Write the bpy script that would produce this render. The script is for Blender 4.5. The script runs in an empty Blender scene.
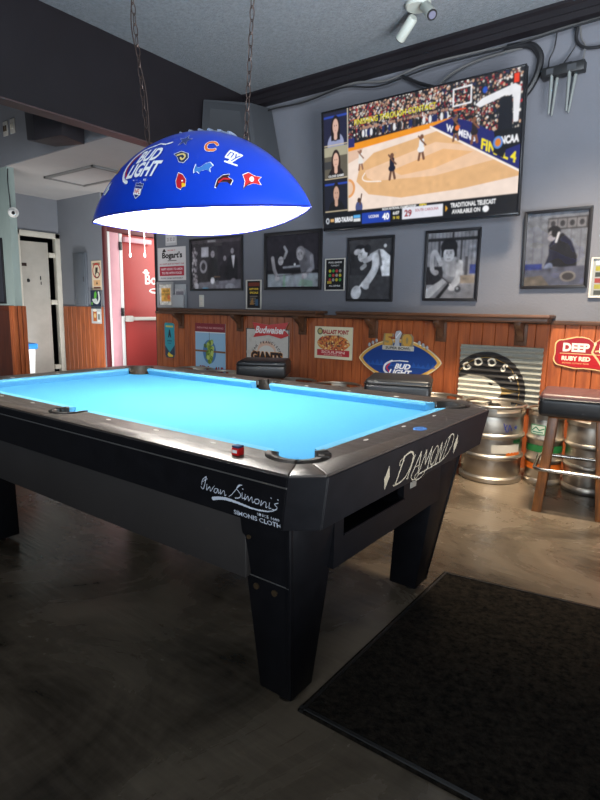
import bpy, bmesh, math, random
import numpy as np
from mathutils import Vector, Matrix

random.seed(7); rng = np.random.default_rng(7)
SC = bpy.context.scene
COL = SC.collection

# ------------------------------------------------------------------ camera, world, light, exposure
F_PX = 549.76
YAW, PITCH, ROLL = math.radians(36.682), math.radians(9.41), math.radians(0.953)
CAM = Vector((1.841, -1.629, 1.167))

def camera():
    cy, sy, cp, sp = math.cos(YAW), math.sin(YAW), math.cos(PITCH), math.sin(PITCH)
    f = Vector((-sy * cp, cy * cp, -sp)); r = Vector((cy, sy, 0)); u = r.cross(f)
    cr, sr = math.cos(ROLL), math.sin(ROLL)
    r2 = cr * r + sr * u; u2 = -sr * r + cr * u
    cd = bpy.data.cameras.new('camera'); co = bpy.data.objects.new('camera', cd); COL.objects.link(co)
    m = Matrix((r2, u2, -f)).transposed().to_4x4(); m.translation = CAM
    co.matrix_world = m
    cd.sensor_fit = 'AUTO'; cd.sensor_width = 36.0; cd.lens = F_PX * 36.0 / 800.0
    cd.clip_start = 0.02; cd.clip_end = 100
    SC.camera = co
camera()

WORLD_STRENGTH = 0.115
w = bpy.data.worlds.new('world'); SC.world = w; w.use_nodes = True
bg = w.node_tree.nodes['Background']
bg.inputs[0].default_value = (0.60, 0.72, 0.90, 1); bg.inputs[1].default_value = WORLD_STRENGTH

def area(name, loc, target, sx, sy, power, col, spread=180):
    d = bpy.data.lights.new(name, 'AREA'); d.shape = 'RECTANGLE'; d.size = sx; d.size_y = sy
    d.energy = power; d.color = col; d.spread = math.radians(spread)
    o = bpy.data.objects.new(name, d); COL.objects.link(o); o.location = loc
    o.rotation_euler = (Vector(target) - Vector(loc)).to_track_quat('-Z', 'Y').to_euler()
    return o
area('upper_wall_fill', (2.4, -4.3, 2.3), (-0.6, 2.65, 3.1), 3.0, 1.2, 70, (0.80, 0.90, 1.0), 95)  # unseen fill light added to lift the back wall and ceiling
area('ceiling_fill', (3.1, -0.4, 1.0), (1.1, 0.5, 3.19), 1.6, 2.4, 150, (0.88, 0.94, 1.0), 100)  # added upward fill beside the table, only to brighten the ceiling
area('corridor_daylight', (-3.58, 3.55, 1.75), (-4.2, 2.9, 1.1), 0.8, 1.6, 22, (1.0, 0.96, 0.92))
area('alcove_upper_fill', (-3.4, 0.15, 1.15), (-4.75, 2.3, 1.9), 1.0, 0.3, 14, (1.0, 0.98, 0.96))  # unseen fill added to brighten the alcove's walls and low ceiling
area('alcove_low_fill', (-3.6, 1.8, 0.3), (-4.95, 2.3, 1.55), 0.5, 0.5, 14, (0.96, 0.98, 1.0), 120)  # second added fill, hidden low behind the table, lifts the cream door
area('ceiling_downlight', (1.25, 1.55, 3.12), (1.0, 2.1, 0.0), 0.35, 0.35, 46, (1.0, 0.83, 0.62), 75)

SC.view_settings.view_transform = 'Standard'
SC.view_settings.look = 'None'
SC.view_settings.gamma = 1.0
SC.view_settings.use_curve_mapping = False
SC.view_settings.exposure = 0.0
BULB_STRENGTH = 740.0
SCREEN_STRENGTH = 1.0

# ------------------------------------------------------------------ helpers
def lin1(c):
    c = c / 255.0
    return c / 12.92 if c <= 0.04045 else ((c + 0.055) / 1.055) ** 2.4
def S(r, g, b): return (lin1(r), lin1(g), lin1(b))

MATS = {}
def mat(name, col=(0.5, 0.5, 0.5), rough=0.5, metal=0.0, spec=0.5, var=0.0, scale=8.0, stretch=(1, 1, 1), bump=0.0, bscale=None,
        col2=None, rvar=0.0, coat=0.0, emit=0.0, detail=4.0, attr=False, bdist=0.01):
    if name in MATS: return MATS[name]
    m = bpy.data.materials.new(name); m.use_nodes = True; MATS[name] = m
    nt = m.node_tree; N = nt.nodes; Lk = nt.links; b = N['Principled BSDF']
    b.inputs['Base Color'].default_value = (*col, 1); b.inputs['Roughness'].default_value = rough
    b.inputs['Metallic'].default_value = metal; b.inputs['Specular IOR Level'].default_value = spec
    b.inputs['Coat Weight'].default_value = coat; b.inputs['Coat Roughness'].default_value = 0.08
    tc = mp = None
    if var or col2 or bump or rvar:
        tc = N.new('ShaderNodeTexCoord'); mp = N.new('ShaderNodeMapping'); mp.inputs['Scale'].default_value = stretch
        Lk.new(tc.outputs['Object'], mp.inputs['Vector'])
    if var or col2 or rvar:
        nz = N.new('ShaderNodeTexNoise'); nz.inputs['Scale'].default_value = scale; nz.inputs['Detail'].default_value = detail
        nz.inputs['Roughness'].default_value = 0.6
        Lk.new(mp.outputs[0], nz.inputs['Vector'])
        if var or col2:
            rp = N.new('ShaderNodeValToRGB')
            c2 = col2 if col2 else tuple(min(1, x * (1 + var)) for x in col)
            c1 = col if col2 else tuple(x * (1 - var) for x in col)
            rp.color_ramp.elements[0].position = 0.32; rp.color_ramp.elements[1].position = 0.68
            rp.color_ramp.elements[0].color = (*c1, 1); rp.color_ramp.elements[1].color = (*c2, 1)
            Lk.new(nz.outputs['Fac'], rp.inputs['Fac']); Lk.new(rp.outputs['Color'], b.inputs['Base Color'])
        if rvar:
            mr = N.new('ShaderNodeMapRange'); mr.inputs['From Min'].default_value = 0.3; mr.inputs['From Max'].default_value = 0.7
            mr.inputs['To Min'].default_value = max(0.02, rough - rvar); mr.inputs['To Max'].default_value = rough + rvar
            Lk.new(nz.outputs['Fac'], mr.inputs['Value']); Lk.new(mr.outputs[0], b.inputs['Roughness'])
    if bump:
        n2 = N.new('ShaderNodeTexNoise'); n2.inputs['Scale'].default_value = bscale or scale; n2.inputs['Detail'].default_value = 5
        Lk.new(mp.outputs[0], n2.inputs['Vector'])
        bp = N.new('ShaderNodeBump'); bp.inputs['Strength'].default_value = bump; bp.inputs['Distance'].default_value = bdist
        Lk.new(n2.outputs['Fac'], bp.inputs['Height']); Lk.new(bp.outputs[0], b.inputs['Normal'])
    if attr:
        at = N.new('ShaderNodeAttribute'); at.attribute_name = 'Col'
        Lk.new(at.outputs['Color'], b.inputs['Base Color'])
        if emit:
            Lk.new(at.outputs['Color'], b.inputs['Emission Color'])
            b.inputs['Base Color'].default_value = (0.01, 0.01, 0.01, 1)
            for l in list(b.inputs['Base Color'].links): Lk.remove(l)
    if emit:
        b.inputs['Emission Strength'].default_value = emit
        if not attr: b.inputs['Emission Color'].default_value = (*col, 1)
    return m

def glass_mat(name='picture_glass', wave=0.0, ior=1.45):
    m = bpy.data.materials.new(name); m.use_nodes = True
    nt = m.node_tree; N = nt.nodes; N.clear()
    out = N.new('ShaderNodeOutputMaterial'); mx = N.new('ShaderNodeMixShader'); tr = N.new('ShaderNodeBsdfTransparent')
    gl = N.new('ShaderNodeBsdfGlossy'); gl.inputs['Roughness'].default_value = 0.03; fr = N.new('ShaderNodeFresnel'); fr.inputs['IOR'].default_value = ior
    ge = N.new('ShaderNodeNewGeometry'); sb = N.new('ShaderNodeMath'); sb.operation = 'SUBTRACT'; sb.inputs[0].default_value = 1.0; ml = N.new('ShaderNodeMath'); ml.operation = 'MULTIPLY'
    nt.links.new(ge.outputs['Backfacing'], sb.inputs[1]); nt.links.new(sb.outputs[0], ml.inputs[0]); nt.links.new(fr.outputs[0], ml.inputs[1]); nt.links.new(ml.outputs[0], mx.inputs[0]); nt.links.new(tr.outputs[0], mx.inputs[1]); nt.links.new(gl.outputs[0], mx.inputs[2]); nt.links.new(mx.outputs[0], out.inputs[0])
    if wave:    # warped acrylic sheet
        tc = N.new('ShaderNodeTexCoord'); nz = N.new('ShaderNodeTexNoise'); nz.inputs['Scale'].default_value = 7.0; nz.inputs['Detail'].default_value = 0.0; gl.inputs['Roughness'].default_value = 0.004
        bp = N.new('ShaderNodeBump'); bp.inputs['Strength'].default_value = 1.0; bp.inputs['Distance'].default_value = wave
        nt.links.new(tc.outputs['Object'], nz.inputs['Vector']); nt.links.new(nz.outputs['Fac'], bp.inputs['Height']); nt.links.new(bp.outputs[0], gl.inputs['Normal'])
    return m

ROOTLOC = {}
def link_mesh(name, me, m=None, parent=None):
    o = bpy.data.objects.new(name, me); COL.objects.link(o)
    if m is not None and len(me.materials) == 0: me.materials.append(m)
    if parent is not None:
        o.parent = parent
        root = parent
        while root.parent: root = root.parent
        l = ROOTLOC.get(root.name)
        if l is not None: me.transform(Matrix.Translation(-l))
    return o
def smooth_by_angle(me, ang=40):
    me.polygons.foreach_set('use_smooth', [True] * len(me.polygons))
    bm = bmesh.new(); bm.from_mesh(me); lim = math.radians(ang)
    for e in bm.edges:
        if len(e.link_faces) == 2 and e.calc_face_angle(0) > lim: e.smooth = False
    bm.to_mesh(me); bm.free()
def build(name, bm, m, parent=None, smooth=True, ang=40):
    bmesh.ops.recalc_face_normals(bm, faces=bm.faces[:])
    me = bpy.data.meshes.new(name); bm.to_mesh(me); bm.free()
    if smooth: smooth_by_angle(me, ang)
    return link_mesh(name, me, m, parent)
def tag(o, label=None, cat=None, group=None, kind=None):
    if label: o['label'] = label
    if cat: o['category'] = cat
    if group: o['group'] = group
    if kind: o['kind'] = kind
    return o
def thing(name, label, cat, loc=(0, 0, 0), group=None):
    o = bpy.data.objects.new(name, None); COL.objects.link(o); o.location = loc; o.empty_display_size = 0.1
    ROOTLOC[o.name] = Vector(loc)
    return tag(o, label, cat, group)
def struct(o): o['kind'] = 'structure'; return o
def copy_tree(o, parent=None):
    c = o.copy(); COL.objects.link(c)
    if parent is not None: c.parent = parent
    for ch in list(o.children): copy_tree(ch, c)
    return c

def NB(): return bmesh.new()
def merge(dst, src):
    me = bpy.data.meshes.new('t'); src.to_mesh(me); src.free(); dst.from_mesh(me); bpy.data.meshes.remove(me); return dst
def box(bm, x0, x1, y0, y1, z0, z1, bev=0.0, seg=2, rot=None):
    t = bmesh.new(); bmesh.ops.create_cube(t, size=1)
    bmesh.ops.transform(t, matrix=Matrix.Translation(((x0 + x1) / 2, (y0 + y1) / 2, (z0 + z1) / 2)) @ Matrix.Diagonal((x1 - x0, y1 - y0, z1 - z0, 1)), verts=t.verts)
    if bev: bmesh.ops.bevel(t, geom=t.edges[:], offset=bev, segments=seg, affect='EDGES', profile=0.5)
    if rot is not None: bmesh.ops.transform(t, matrix=rot, verts=t.verts)
    return merge(bm, t)
def prism(bm, pts, h0, h1, axis='z', bev=0.0, seg=2):
    """polygon of 2-D points extruded between h0 and h1; axis z: (x,y,h), y: (x,h,z), x: (h,y,z)"""
    t = bmesh.new()
    P = {'z': lambda a, b, h: (a, b, h), 'y': lambda a, b, h: (a, h, b), 'x': lambda a, b, h: (h, a, b)}[axis]
    A = [t.verts.new(P(a, b, h0)) for a, b in pts]; B = [t.verts.new(P(a, b, h1)) for a, b in pts]
    n = len(pts); t.faces.new(A); t.faces.new(B)
    for i in range(n): t.faces.new((A[i], A[(i + 1) % n], B[(i + 1) % n], B[i]))
    bmesh.ops.recalc_face_normals(t, faces=t.faces[:])
    if bev: bmesh.ops.bevel(t, geom=t.edges[:], offset=bev, segments=seg, affect='EDGES', profile=0.5, clamp_overlap=True)
    return merge(bm, t)
def hexa(bm, lower, upper, bev=0.0):
    t = bmesh.new(); A = [t.verts.new(v) for v in lower]; B = [t.verts.new(v) for v in upper]; n = len(lower)
    t.faces.new(A); t.faces.new(B)
    for i in range(n): t.faces.new((A[i], A[(i + 1) % n], B[(i + 1) % n], B[i]))
    bmesh.ops.recalc_face_normals(t, faces=t.faces[:])
    if bev: bmesh.ops.bevel(t, geom=t.edges[:], offset=bev, segments=2, affect='EDGES', profile=0.5)
    return merge(bm, t)
def lathe(bm, prof, c=(0, 0, 0), seg=32, skip=None):
    t = bmesh.new(); rings = []
    for r, z in prof:
        rings.append([t.verts.new((c[0] + r * math.cos(2 * math.pi * i / seg), c[1] + r * math.sin(2 * math.pi * i / seg), c[2] + z)) for i in range(seg)])
    for k in range(len(rings) - 1):
        for i in range(seg):
            if skip and skip(k, i): continue
            j = (i + 1) % seg
            t.faces.new((rings[k][i], rings[k][j], rings[k + 1][j], rings[k + 1][i]))
    if prof[0][0] < 1e-4 or prof[-1][0] < 1e-4: bmesh.ops.remove_doubles(t, verts=t.verts[:], dist=1e-5)
    return merge(bm, t)
def tube(bm, pts, r, sides=8, closed=False):
    pts = [Vector(p) for p in pts]; n = len(pts); t = bmesh.new(); rings = []
    up = None
    for i, p in enumerate(pts):
        if closed: d = pts[(i + 1) % n] - pts[i - 1]
        else: d = pts[min(i + 1, n - 1)] - pts[max(i - 1, 0)]
        d.normalize()
        if up is None: up = d.orthogonal().normalized()
        else:
            up = up - d * up.dot(d)
            up = up.normalized() if up.length > 1e-6 else d.orthogonal().normalized()
        s = d.cross(up); rr = r[i] if isinstance(r, (list, tuple)) else r
        rings.append([t.verts.new(p + (up * math.cos(a) + s * math.sin(a)) * rr) for a in [2 * math.pi * k / sides for k in range(sides)]])
    m = n if closed else n - 1
    for i in range(m):
        A, B = rings[i], rings[(i + 1) % n]
        for k in range(sides): t.faces.new((A[k], A[(k + 1) % sides], B[(k + 1) % sides], B[k]))
    if not closed: t.faces.new(rings[0]); t.faces.new(rings[-1])
    return merge(bm, t)
def spline(P, n=8):
    P = [Vector(p) for p in P]; out = []
    for i in range(len(P) - 1):
        a, b, c, d = P[max(i - 1, 0)], P[i], P[i + 1], P[min(i + 2, len(P) - 1)]
        for k in range(n):
            t = k / n
            out.append(0.5 * ((2 * b) + (c - a) * t + (2 * a - 5 * b + 4 * c - d) * t * t + (3 * b - a - 3 * c + d) * t ** 3))
    out.append(P[-1]); return out
def sphere(bm, c, r, u=16, v=10, sc=(1, 1, 1)):
    t = bmesh.new(); bmesh.ops.create_uvsphere(t, u_segments=u, v_segments=v, radius=r)
    bmesh.ops.transform(t, matrix=Matrix.Translation(c) @ Matrix.Diagonal((*sc, 1)), verts=t.verts); return merge(bm, t)
def cyl(bm, a, b, r, seg=20, bev=0.0): 
    return tube(bm, [a, b], r, seg)
def boolean_cut(o, cutters):
    for c in cutters:
        md = o.modifiers.new('cut', 'BOOLEAN'); md.operation = 'DIFFERENCE'; md.object = c; md.solver = 'EXACT'
    dg = bpy.context.evaluated_depsgraph_get(); dg.update()
    me = bpy.data.meshes.new_from_object(o.evaluated_get(dg)); o.modifiers.clear(); o.data = me
    smooth_by_angle(me, 35)

# ------------------------------------------------------------------ printed pictures: a grid of vertices that carries the ink colours
TXT = {}
def text_tris(s, bold=0.0, shear=0.0, spacing=1.0):
    k = (s, bold, shear, spacing)
    if k not in TXT:
        cu = bpy.data.curves.new('txt', 'FONT'); cu.body = s; cu.size = 1; cu.resolution_u = 3; cu.offset = bold; cu.shear = shear; cu.space_character = spacing
        cu.align_x = 'CENTER'; cu.align_y = 'CENTER'
        ob = bpy.data.objects.new('txt', cu); COL.objects.link(ob)
        dg = bpy.context.evaluated_depsgraph_get(); me = ob.evaluated_get(dg).to_mesh(); me.calc_loop_triangles()
        v = np.array([p.co[:2] for p in me.vertices]) if len(me.vertices) else np.zeros((0, 2))
        t = np.array([tuple(x.vertices) for x in me.loop_triangles], int) if len(me.loop_triangles) else np.zeros((0, 3), int)
        ob.evaluated_get(dg).to_mesh_clear(); bpy.data.objects.remove(ob); bpy.data.curves.remove(cu)
        TXT[k] = (v, t)
    return TXT[k]
class Canvas:
    """x to the right 0..w, y down 0..h, in the units given; n points per unit"""
    def __init__(s, w, h, n, bg=(255, 255, 255), masked=False):
        s.w, s.h, s.n = w, h, n; s.W, s.H = int(round(w * n)), int(round(h * n))
        s.c = np.ones((s.H, s.W, 3)) * np.array(S(*bg)); s.a = np.zeros((s.H, s.W)) if masked else np.ones((s.H, s.W)); s.masked = masked
        s.Y, s.X = np.mgrid[0:s.H, 0:s.W] + 0.5
    def put(s, m, col, sl=None):
        sl = sl or (slice(None), slice(None)); c = np.array(S(*col)); m3 = m[..., None]
        s.c[sl] = s.c[sl] * (1 - m3) + c * m3; s.a[sl] = np.maximum(s.a[sl], m)
    def box_of(s, x0, x1, y0, y1):
        n = s.n; return (slice(max(0, int(y0 * n) - 2), max(0, min(s.H, int(y1 * n) + 3))), slice(max(0, int(x0 * n) - 2), max(0, min(s.W, int(x1 * n) + 3))))
    def ell(s, cx, cy, rx, ry, col, rot=0.0, a=1.0, ring=None):
        R = max(rx, ry) + (ring or 0); sl = s.box_of(cx - R, cx + R, cy - R, cy + R); X = s.X[sl] / s.n - cx; Y = s.Y[sl] / s.n - cy
        c, q = math.cos(rot), math.sin(rot); x = X * c + Y * q; y = -X * q + Y * c
        f = np.sqrt((x / rx) ** 2 + (y / ry) ** 2); d = (f - 1) * min(rx, ry) * s.n
        if ring: d = np.abs(d) - ring * s.n / 2
        s.put(np.clip(0.5 - d, 0, 1) * a, col, sl)
    def seg(s, p, q, w, col, w2=None, a=1.0):
        w2 = w if w2 is None else w2; M = max(w, w2)
        sl = s.box_of(min(p[0], q[0]) - M, max(p[0], q[0]) + M, min(p[1], q[1]) - M, max(p[1], q[1]) + M); X = s.X[sl] / s.n; Y = s.Y[sl] / s.n
        dx, dy = q[0] - p[0], q[1] - p[1]; L = dx * dx + dy * dy + 1e-12
        t = np.clip(((X - p[0]) * dx + (Y - p[1]) * dy) / L, 0, 1); d = np.hypot(X - p[0] - t * dx, Y - p[1] - t * dy) - (w + (w2 - w) * t) / 2
        s.put(np.clip(0.5 - d * s.n, 0, 1) * a, col, sl)
    def line(s, P, w, col, a=1.0, smooth=0):
        if smooth:
            P = [(v.x, v.y) for v in spline([(p[0], p[1], 0) for p in P], smooth)]
        for p, q in zip(P[:-1], P[1:]): s.seg(p, q, w, col, a=a)
    def poly(s, P, col, a=1.0):
        P = np.array(P, float); sl = s.box_of(P[:, 0].min(), P[:, 0].max(), P[:, 1].min(), P[:, 1].max())
        acc = 0; X0 = s.X[sl]; Y0 = s.Y[sl]
        if X0.size == 0: return
        for oy in (-1 / 3, 0, 1 / 3):
            for ox in (-1 / 3, 0, 1 / 3):
                X = (X0 + ox) / s.n; Y = (Y0 + oy) / s.n; ins = np.zeros(X.shape, bool)
                for i in range(len(P)):
                    (x1, y1), (x2, y2) = P[i], P[i - 1]
                    if y1 == y2: continue
                    ins ^= ((y1 > Y) != (y2 > Y)) & (X < (x2 - x1) * (Y - y1) / (y2 - y1) + x1)
                acc = acc + ins
        s.put(acc / 9.0 * a, col, sl)
    def rect(s, x0, x1, y0, y1, col, a=1.0):
        sl = s.box_of(x0, x1, y0, y1); X = s.X[sl]; Y = s.Y[sl]; n = s.n
        m = np.clip(X - x0 * n + 0.5, 0, 1) * np.clip(x1 * n - X + 0.5, 0, 1) * np.clip(Y - y0 * n + 0.5, 0, 1) * np.clip(y1 * n - Y + 0.5, 0, 1)
        s.put(m * a, col, sl)
    def text(s, st, cx, cy, size, col, bold=0.0, shear=0.0, rot=0.0, width=None, spacing=1.0, outline=None, ow=0.0, fn=None):
        v, t = text_tris(st, bold, shear, spacing)
        if not len(v): return
        v = v.copy(); lo, hi = v.min(0), v.max(0); v -= (lo + hi) / 2
        v[:, 1] *= -size / 0.72; v[:, 0] *= (width / (hi[0] - lo[0]) if width else size / 0.72)
        if fn: v = np.array([fn(*p) for p in v])
        c, q = math.cos(rot), math.sin(rot); v = np.stack([v[:, 0] * c - v[:, 1] * q + cx, v[:, 0] * q + v[:, 1] * c + cy], 1)
        if outline:
            for k in range(10):
                ang = k * math.pi / 5; s.tris(v + ow * np.array([math.cos(ang), math.sin(ang)]), t, outline)
        s.tris(v, t, col)
    def tris(s, v, t, col):
        sl = s.box_of(v[:, 0].min(), v[:, 0].max(), v[:, 1].min(), v[:, 1].max()); X0 = s.X[sl]; Y0 = s.Y[sl]
        if X0.size == 0: return
        acc = np.zeros(X0.shape); oy0, ox0 = sl[0].start, sl[1].start
        for tr in t:
            P = v[tr] * s.n; x0, y0 = np.floor(P.min(0)).astype(int) - 1; x1, y1 = np.ceil(P.max(0)).astype(int) + 1
            ys = slice(max(0, y0 - oy0), max(0, y1 - oy0 + 1)); xs = slice(max(0, x0 - ox0), max(0, x1 - ox0 + 1)); X = X0[ys, xs]; Y = Y0[ys, xs]
            if X.size == 0: continue
            (ax, ay), (bx, by), (cx, cy) = P; area2 = (bx - ax) * (cy - ay) - (cx - ax) * (by - ay)
            if abs(area2) < 1e-9: continue
            g = 1 if area2 > 0 else -1; m = 0
            for oy in (-.25, .25):
                for ox in (-.25, .25):
                    x, y = X + ox, Y + oy
                    m = m + ((g * ((bx - ax) * (y - ay) - (by - ay) * (x - ax)) >= 0) & (g * ((cx - bx) * (y - by) - (cy - by) * (x - bx)) >= 0) & (g * ((ax - cx) * (y - cy) - (ay - cy) * (x - cx)) >= 0))
            acc[ys, xs] += m / 4.0
        s.put(np.clip(acc, 0, 1), col, sl)
    def noise(s, amp, blk=1):
        k = rng.normal(1, amp, (s.H // blk + 1, s.W // blk + 1)); k = np.kron(k, np.ones((blk, blk)))[:s.H, :s.W]
        s.c = np.clip(s.c * k[..., None], 0, 1)
    def soften(s, sig, amp=0.0, blk=12):
        k = np.exp(-0.5 * (np.arange(-3 * int(sig + 1), 3 * int(sig + 1) + 1) / sig) ** 2); k /= k.sum(); r = len(k) // 2
        def blur(A, kk, rr):
            for ax in (0, 1):
                pad = [(0, 0)] * A.ndim; pad[ax] = (rr, rr); B = np.pad(A, pad, mode='edge'); n = A.shape[ax]
                A = sum(w_ * np.take(B, np.arange(i, i + n), axis=ax) for i, w_ in enumerate(kk))
            return A
        if amp:     # uneven photographic tone
            z = rng.normal(0, 1, (s.H // blk + 2, s.W // blk + 2)); z = np.kron(z, np.ones((blk, blk)))[:s.H, :s.W]; k2 = np.ones(blk) / blk
            z = blur(np.pad(z, ((0, 1), (0, 1)), mode='edge'), k2, blk // 2)[:s.H, :s.W]; s.c = np.clip(s.c * (1 + amp * z)[..., None], 0, 1)
        s.c = blur(s.c, k, r)
    def mesh(s, name, fn, m, parent=None, smooth=True):
        H, W = s.H, s.W; u = np.linspace(0, 1, W); v = np.linspace(0, 1, H); U, V = np.meshgrid(u, v)
        P = np.stack(fn(U, V), -1).reshape(-1, 3)
        idx = np.arange(H * W).reshape(H, W)
        q = np.stack([idx[:-1, :-1], idx[1:, :-1], idx[1:, 1:], idx[:-1, 1:]], -1)
        if s.masked:
            al = s.a > 0.4; keep = al[:-1, :-1] & al[1:, :-1] & al[1:, 1:] & al[:-1, 1:]; q = q[keep]
        q = q.reshape(-1, 4)
        colr = np.concatenate([s.c.reshape(-1, 3), np.ones((H * W, 1))], 1)
        if s.masked:
            used = np.unique(q); rm = np.full(H * W, -1); rm[used] = np.arange(len(used)); P = P[used]; colr = colr[used]; q = rm[q]
        me = bpy.data.meshes.new(name); me.vertices.add(len(P)); me.vertices.foreach_set('co', P.astype(np.float32).ravel())
        me.loops.add(q.size); me.loops.foreach_set('vertex_index', q.astype(np.int32).ravel())
        me.polygons.add(len(q)); me.polygons.foreach_set('loop_start', np.arange(0, q.size, 4, dtype=np.int32)); me.polygons.foreach_set('loop_total', np.full(len(q), 4, np.int32))
        me.update(calc_edges=True)
        ca = me.color_attributes.new('Col', 'FLOAT_COLOR', 'POINT'); ca.data.foreach_set('color', colr.astype(np.float32).ravel())
        if smooth: me.polygons.foreach_set('use_smooth', [True] * len(q))
        return link_mesh(name, me, m, parent)
def on_wall(x0, x1, z0, z1, y, tilt=0.0):
    """u,v -> a rectangle facing -Y; tilt brings the top forward"""
    return lambda U, V: (x0 + (x1 - x0) * U, y - tilt * (1 - V) + 0 * U, z1 + (z0 - z1) * V)

# ------------------------------------------------------------------ materials
M = {}
M['wall'] = mat('painted_wall', S(108, 109, 116), 0.7, var=0.04, scale=3, bump=0.15, bscale=60)
M['wall_soffit'] = mat('painted_soffit', S(126, 128, 134), 0.7, var=0.04, scale=3, bump=0.1, bscale=60)
M['wall_pillar'] = mat('daylit_pillar', S(150, 165, 160), 0.6, var=0.06, scale=9, stretch=(2, 2, 0.5))  # lighter greenish tone holds window light in the base colour
M['ceiling'] = mat('popcorn_ceiling', S(128, 133, 138), 0.9, var=0.16, scale=45, bump=0.6, bscale=90, bdist=0.02)
M['lowceil'] = mat('smooth_ceiling', S(176, 172, 170), 0.8, var=0.03, scale=3)
M['dark'] = mat('dark_beam_paint', S(25, 21, 25), 0.42, var=0.12, scale=5, bump=0.1, bscale=25)
M['beam_under'] = mat('beam_underside', S(84, 66, 66), 0.5, var=0.1, scale=8)
M['black'] = mat('black_plastic', (0.012, 0.012, 0.013), 0.4)
M['blackgloss'] = mat('black_gloss', (0.01, 0.01, 0.012), 0.18)
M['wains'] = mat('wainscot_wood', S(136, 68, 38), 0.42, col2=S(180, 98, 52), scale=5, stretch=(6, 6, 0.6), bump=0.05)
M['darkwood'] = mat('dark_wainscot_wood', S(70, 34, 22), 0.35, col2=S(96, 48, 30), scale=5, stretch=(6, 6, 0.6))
M['shelfwood'] = mat('shelf_wood', S(62, 40, 28), 0.45, col2=S(98, 64, 42), scale=6, stretch=(0.7, 8, 8), bump=0.05)
M['corbel'] = mat('corbel_wood', S(92, 60, 40), 0.5, var=0.25, scale=14)
M['tabletop'] = mat('rail_laminate', S(62, 55, 50), 0.36, var=0.25, scale=18, stretch=(0.6, 3, 3), rvar=0.08, bump=0.12, bscale=40, bdist=0.003)
M['apron'] = mat('apron_laminate', (0.006, 0.006, 0.0075), 0.42, spec=0.16, var=0.2, scale=20)
M['cabinet'] = mat('cabinet_laminate', S(48, 45, 44), 0.42, var=0.1, scale=4)
M['leather'] = mat('pocket_leather', S(66, 60, 54), 0.42, var=0.2, scale=30)
M['cloth'] = mat('blue_cloth', S(80, 160, 208), 0.95, spec=0.1, var=0.03, scale=120)
M['cloth_face'] = mat('blue_cushion_cloth', S(104, 174, 208), 0.95, spec=0.1, var=0.03, scale=120)
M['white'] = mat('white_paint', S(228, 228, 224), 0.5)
M['sight'] = mat('rail_sight_pearl', S(225, 222, 215), 0.3)
M['silver'] = mat('silver_trim', S(150, 148, 145), 0.3, metal=0.8)
M['steel'] = mat('keg_steel', S(190, 182, 170), 0.40, metal=1.0, var=0.10, scale=7, stretch=(1, 1, 2.5), rvar=0.08, bump=0.05, bscale=15)
M['steel_dark'] = mat('keg_valve_steel', S(110, 105, 98), 0.35, metal=1.0)
M['chrome'] = mat('chrome', S(170, 165, 158), 0.2, metal=1.0, rvar=0.1, scale=20)
M['stoolwood'] = mat('stool_wood', S(98, 58, 26), 0.38, col2=S(150, 92, 44), scale=10, stretch=(5, 5, 0.5))
M['vinyl'] = mat('black_vinyl', (0.016, 0.016, 0.017), 0.38, bump=0.2, bscale=14, bdist=0.006)
M['vinyl_red'] = mat('maroon_vinyl', S(74, 44, 42), 0.45, bump=0.15, bscale=14)
M['frame'] = mat('black_frame', (0.012, 0.011, 0.013), 0.4)
M['print'] = mat('printed_paper', rough=0.6, spec=0.3, attr=True)
M['tin'] = mat('printed_tin', rough=0.35, spec=0.5, attr=True)
M['screen'] = mat('screen_picture', rough=0.25, attr=True, emit=SCREEN_STRENGTH)
M['glass'] = glass_mat(); M['wavy'] = glass_mat('warped_acrylic', 0.007, 1.75)
M['lampblue'] = mat('lamp_blue_plastic', S(8, 58, 188), 0.3, var=0.03, scale=4, coat=0.3)
M['lampwhite'] = mat('lamp_white_lining', (0.88, 0.88, 0.86), 0.6)
M['bulb'] = mat('bulb_light', (1.0, 0.94, 0.86), emit=BULB_STRENGTH)
M['iron'] = mat('dark_chain_iron', S(70, 58, 54), 0.45, metal=0.7)
M['cream'] = mat('cream_door_paint', S(206, 200, 186), 0.45, var=0.07, scale=5)
M['doorgrey'] = mat('worn_door_paint', S(172, 166, 156), 0.42, col2=S(190, 184, 174), scale=3.5, detail=8)
M['red'] = mat('red_door_paint', S(168, 62, 58), 0.45, var=0.05, scale=3)
M['pink'] = mat('daylit_red_jamb', S(216, 160, 168), 0.5, var=0.05, scale=6)  # red paint with strong daylight put into the colour
M['darkred'] = mat('dark_red_trim', S(92, 30, 34), 0.5)
M['greysteel'] = mat('grey_panel_paint', S(92, 97, 104), 0.5)
M['speaker'] = mat('speaker_black', S(40, 36, 40), 0.55, bump=0.1, bscale=200)
M['speaker_grey'] = mat('speaker_charcoal', S(58, 60, 64), 0.6, var=0.05)
M['carpet'] = mat('mat_carpet', S(12, 11, 10), 0.95, spec=0.05, col2=S(40, 35, 29), scale=55, bump=1.0, bscale=70, bdist=0.01)
M['matedge'] = mat('mat_rubber_edge', S(26, 25, 24), 0.45)
M['cable'] = mat('grey_cable', S(100, 99, 98), 0.5)
M['blackcable'] = mat('black_cable', (0.012, 0.012, 0.014), 0.45)
M['spotwhite'] = mat('spot_cream', S(176, 180, 172), 0.45)
M['lens'] = mat('spot_lens', S(120, 120, 140), 0.3, metal=0.3)
M['bluelid'] = mat('blue_plastic', S(40, 130, 215), 0.4)
M['bolt'] = mat('bolt_brass', S(110, 92, 70), 0.35, metal=0.8)
M['plate'] = mat('switch_plate', S(196, 192, 184), 0.4)
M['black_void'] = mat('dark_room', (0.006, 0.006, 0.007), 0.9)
M['acrylic'] = mat('grey_acrylic', S(165, 168, 172), 0.15)
M['tape'] = mat('white_label', S(205, 200, 188), 0.6)
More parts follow.
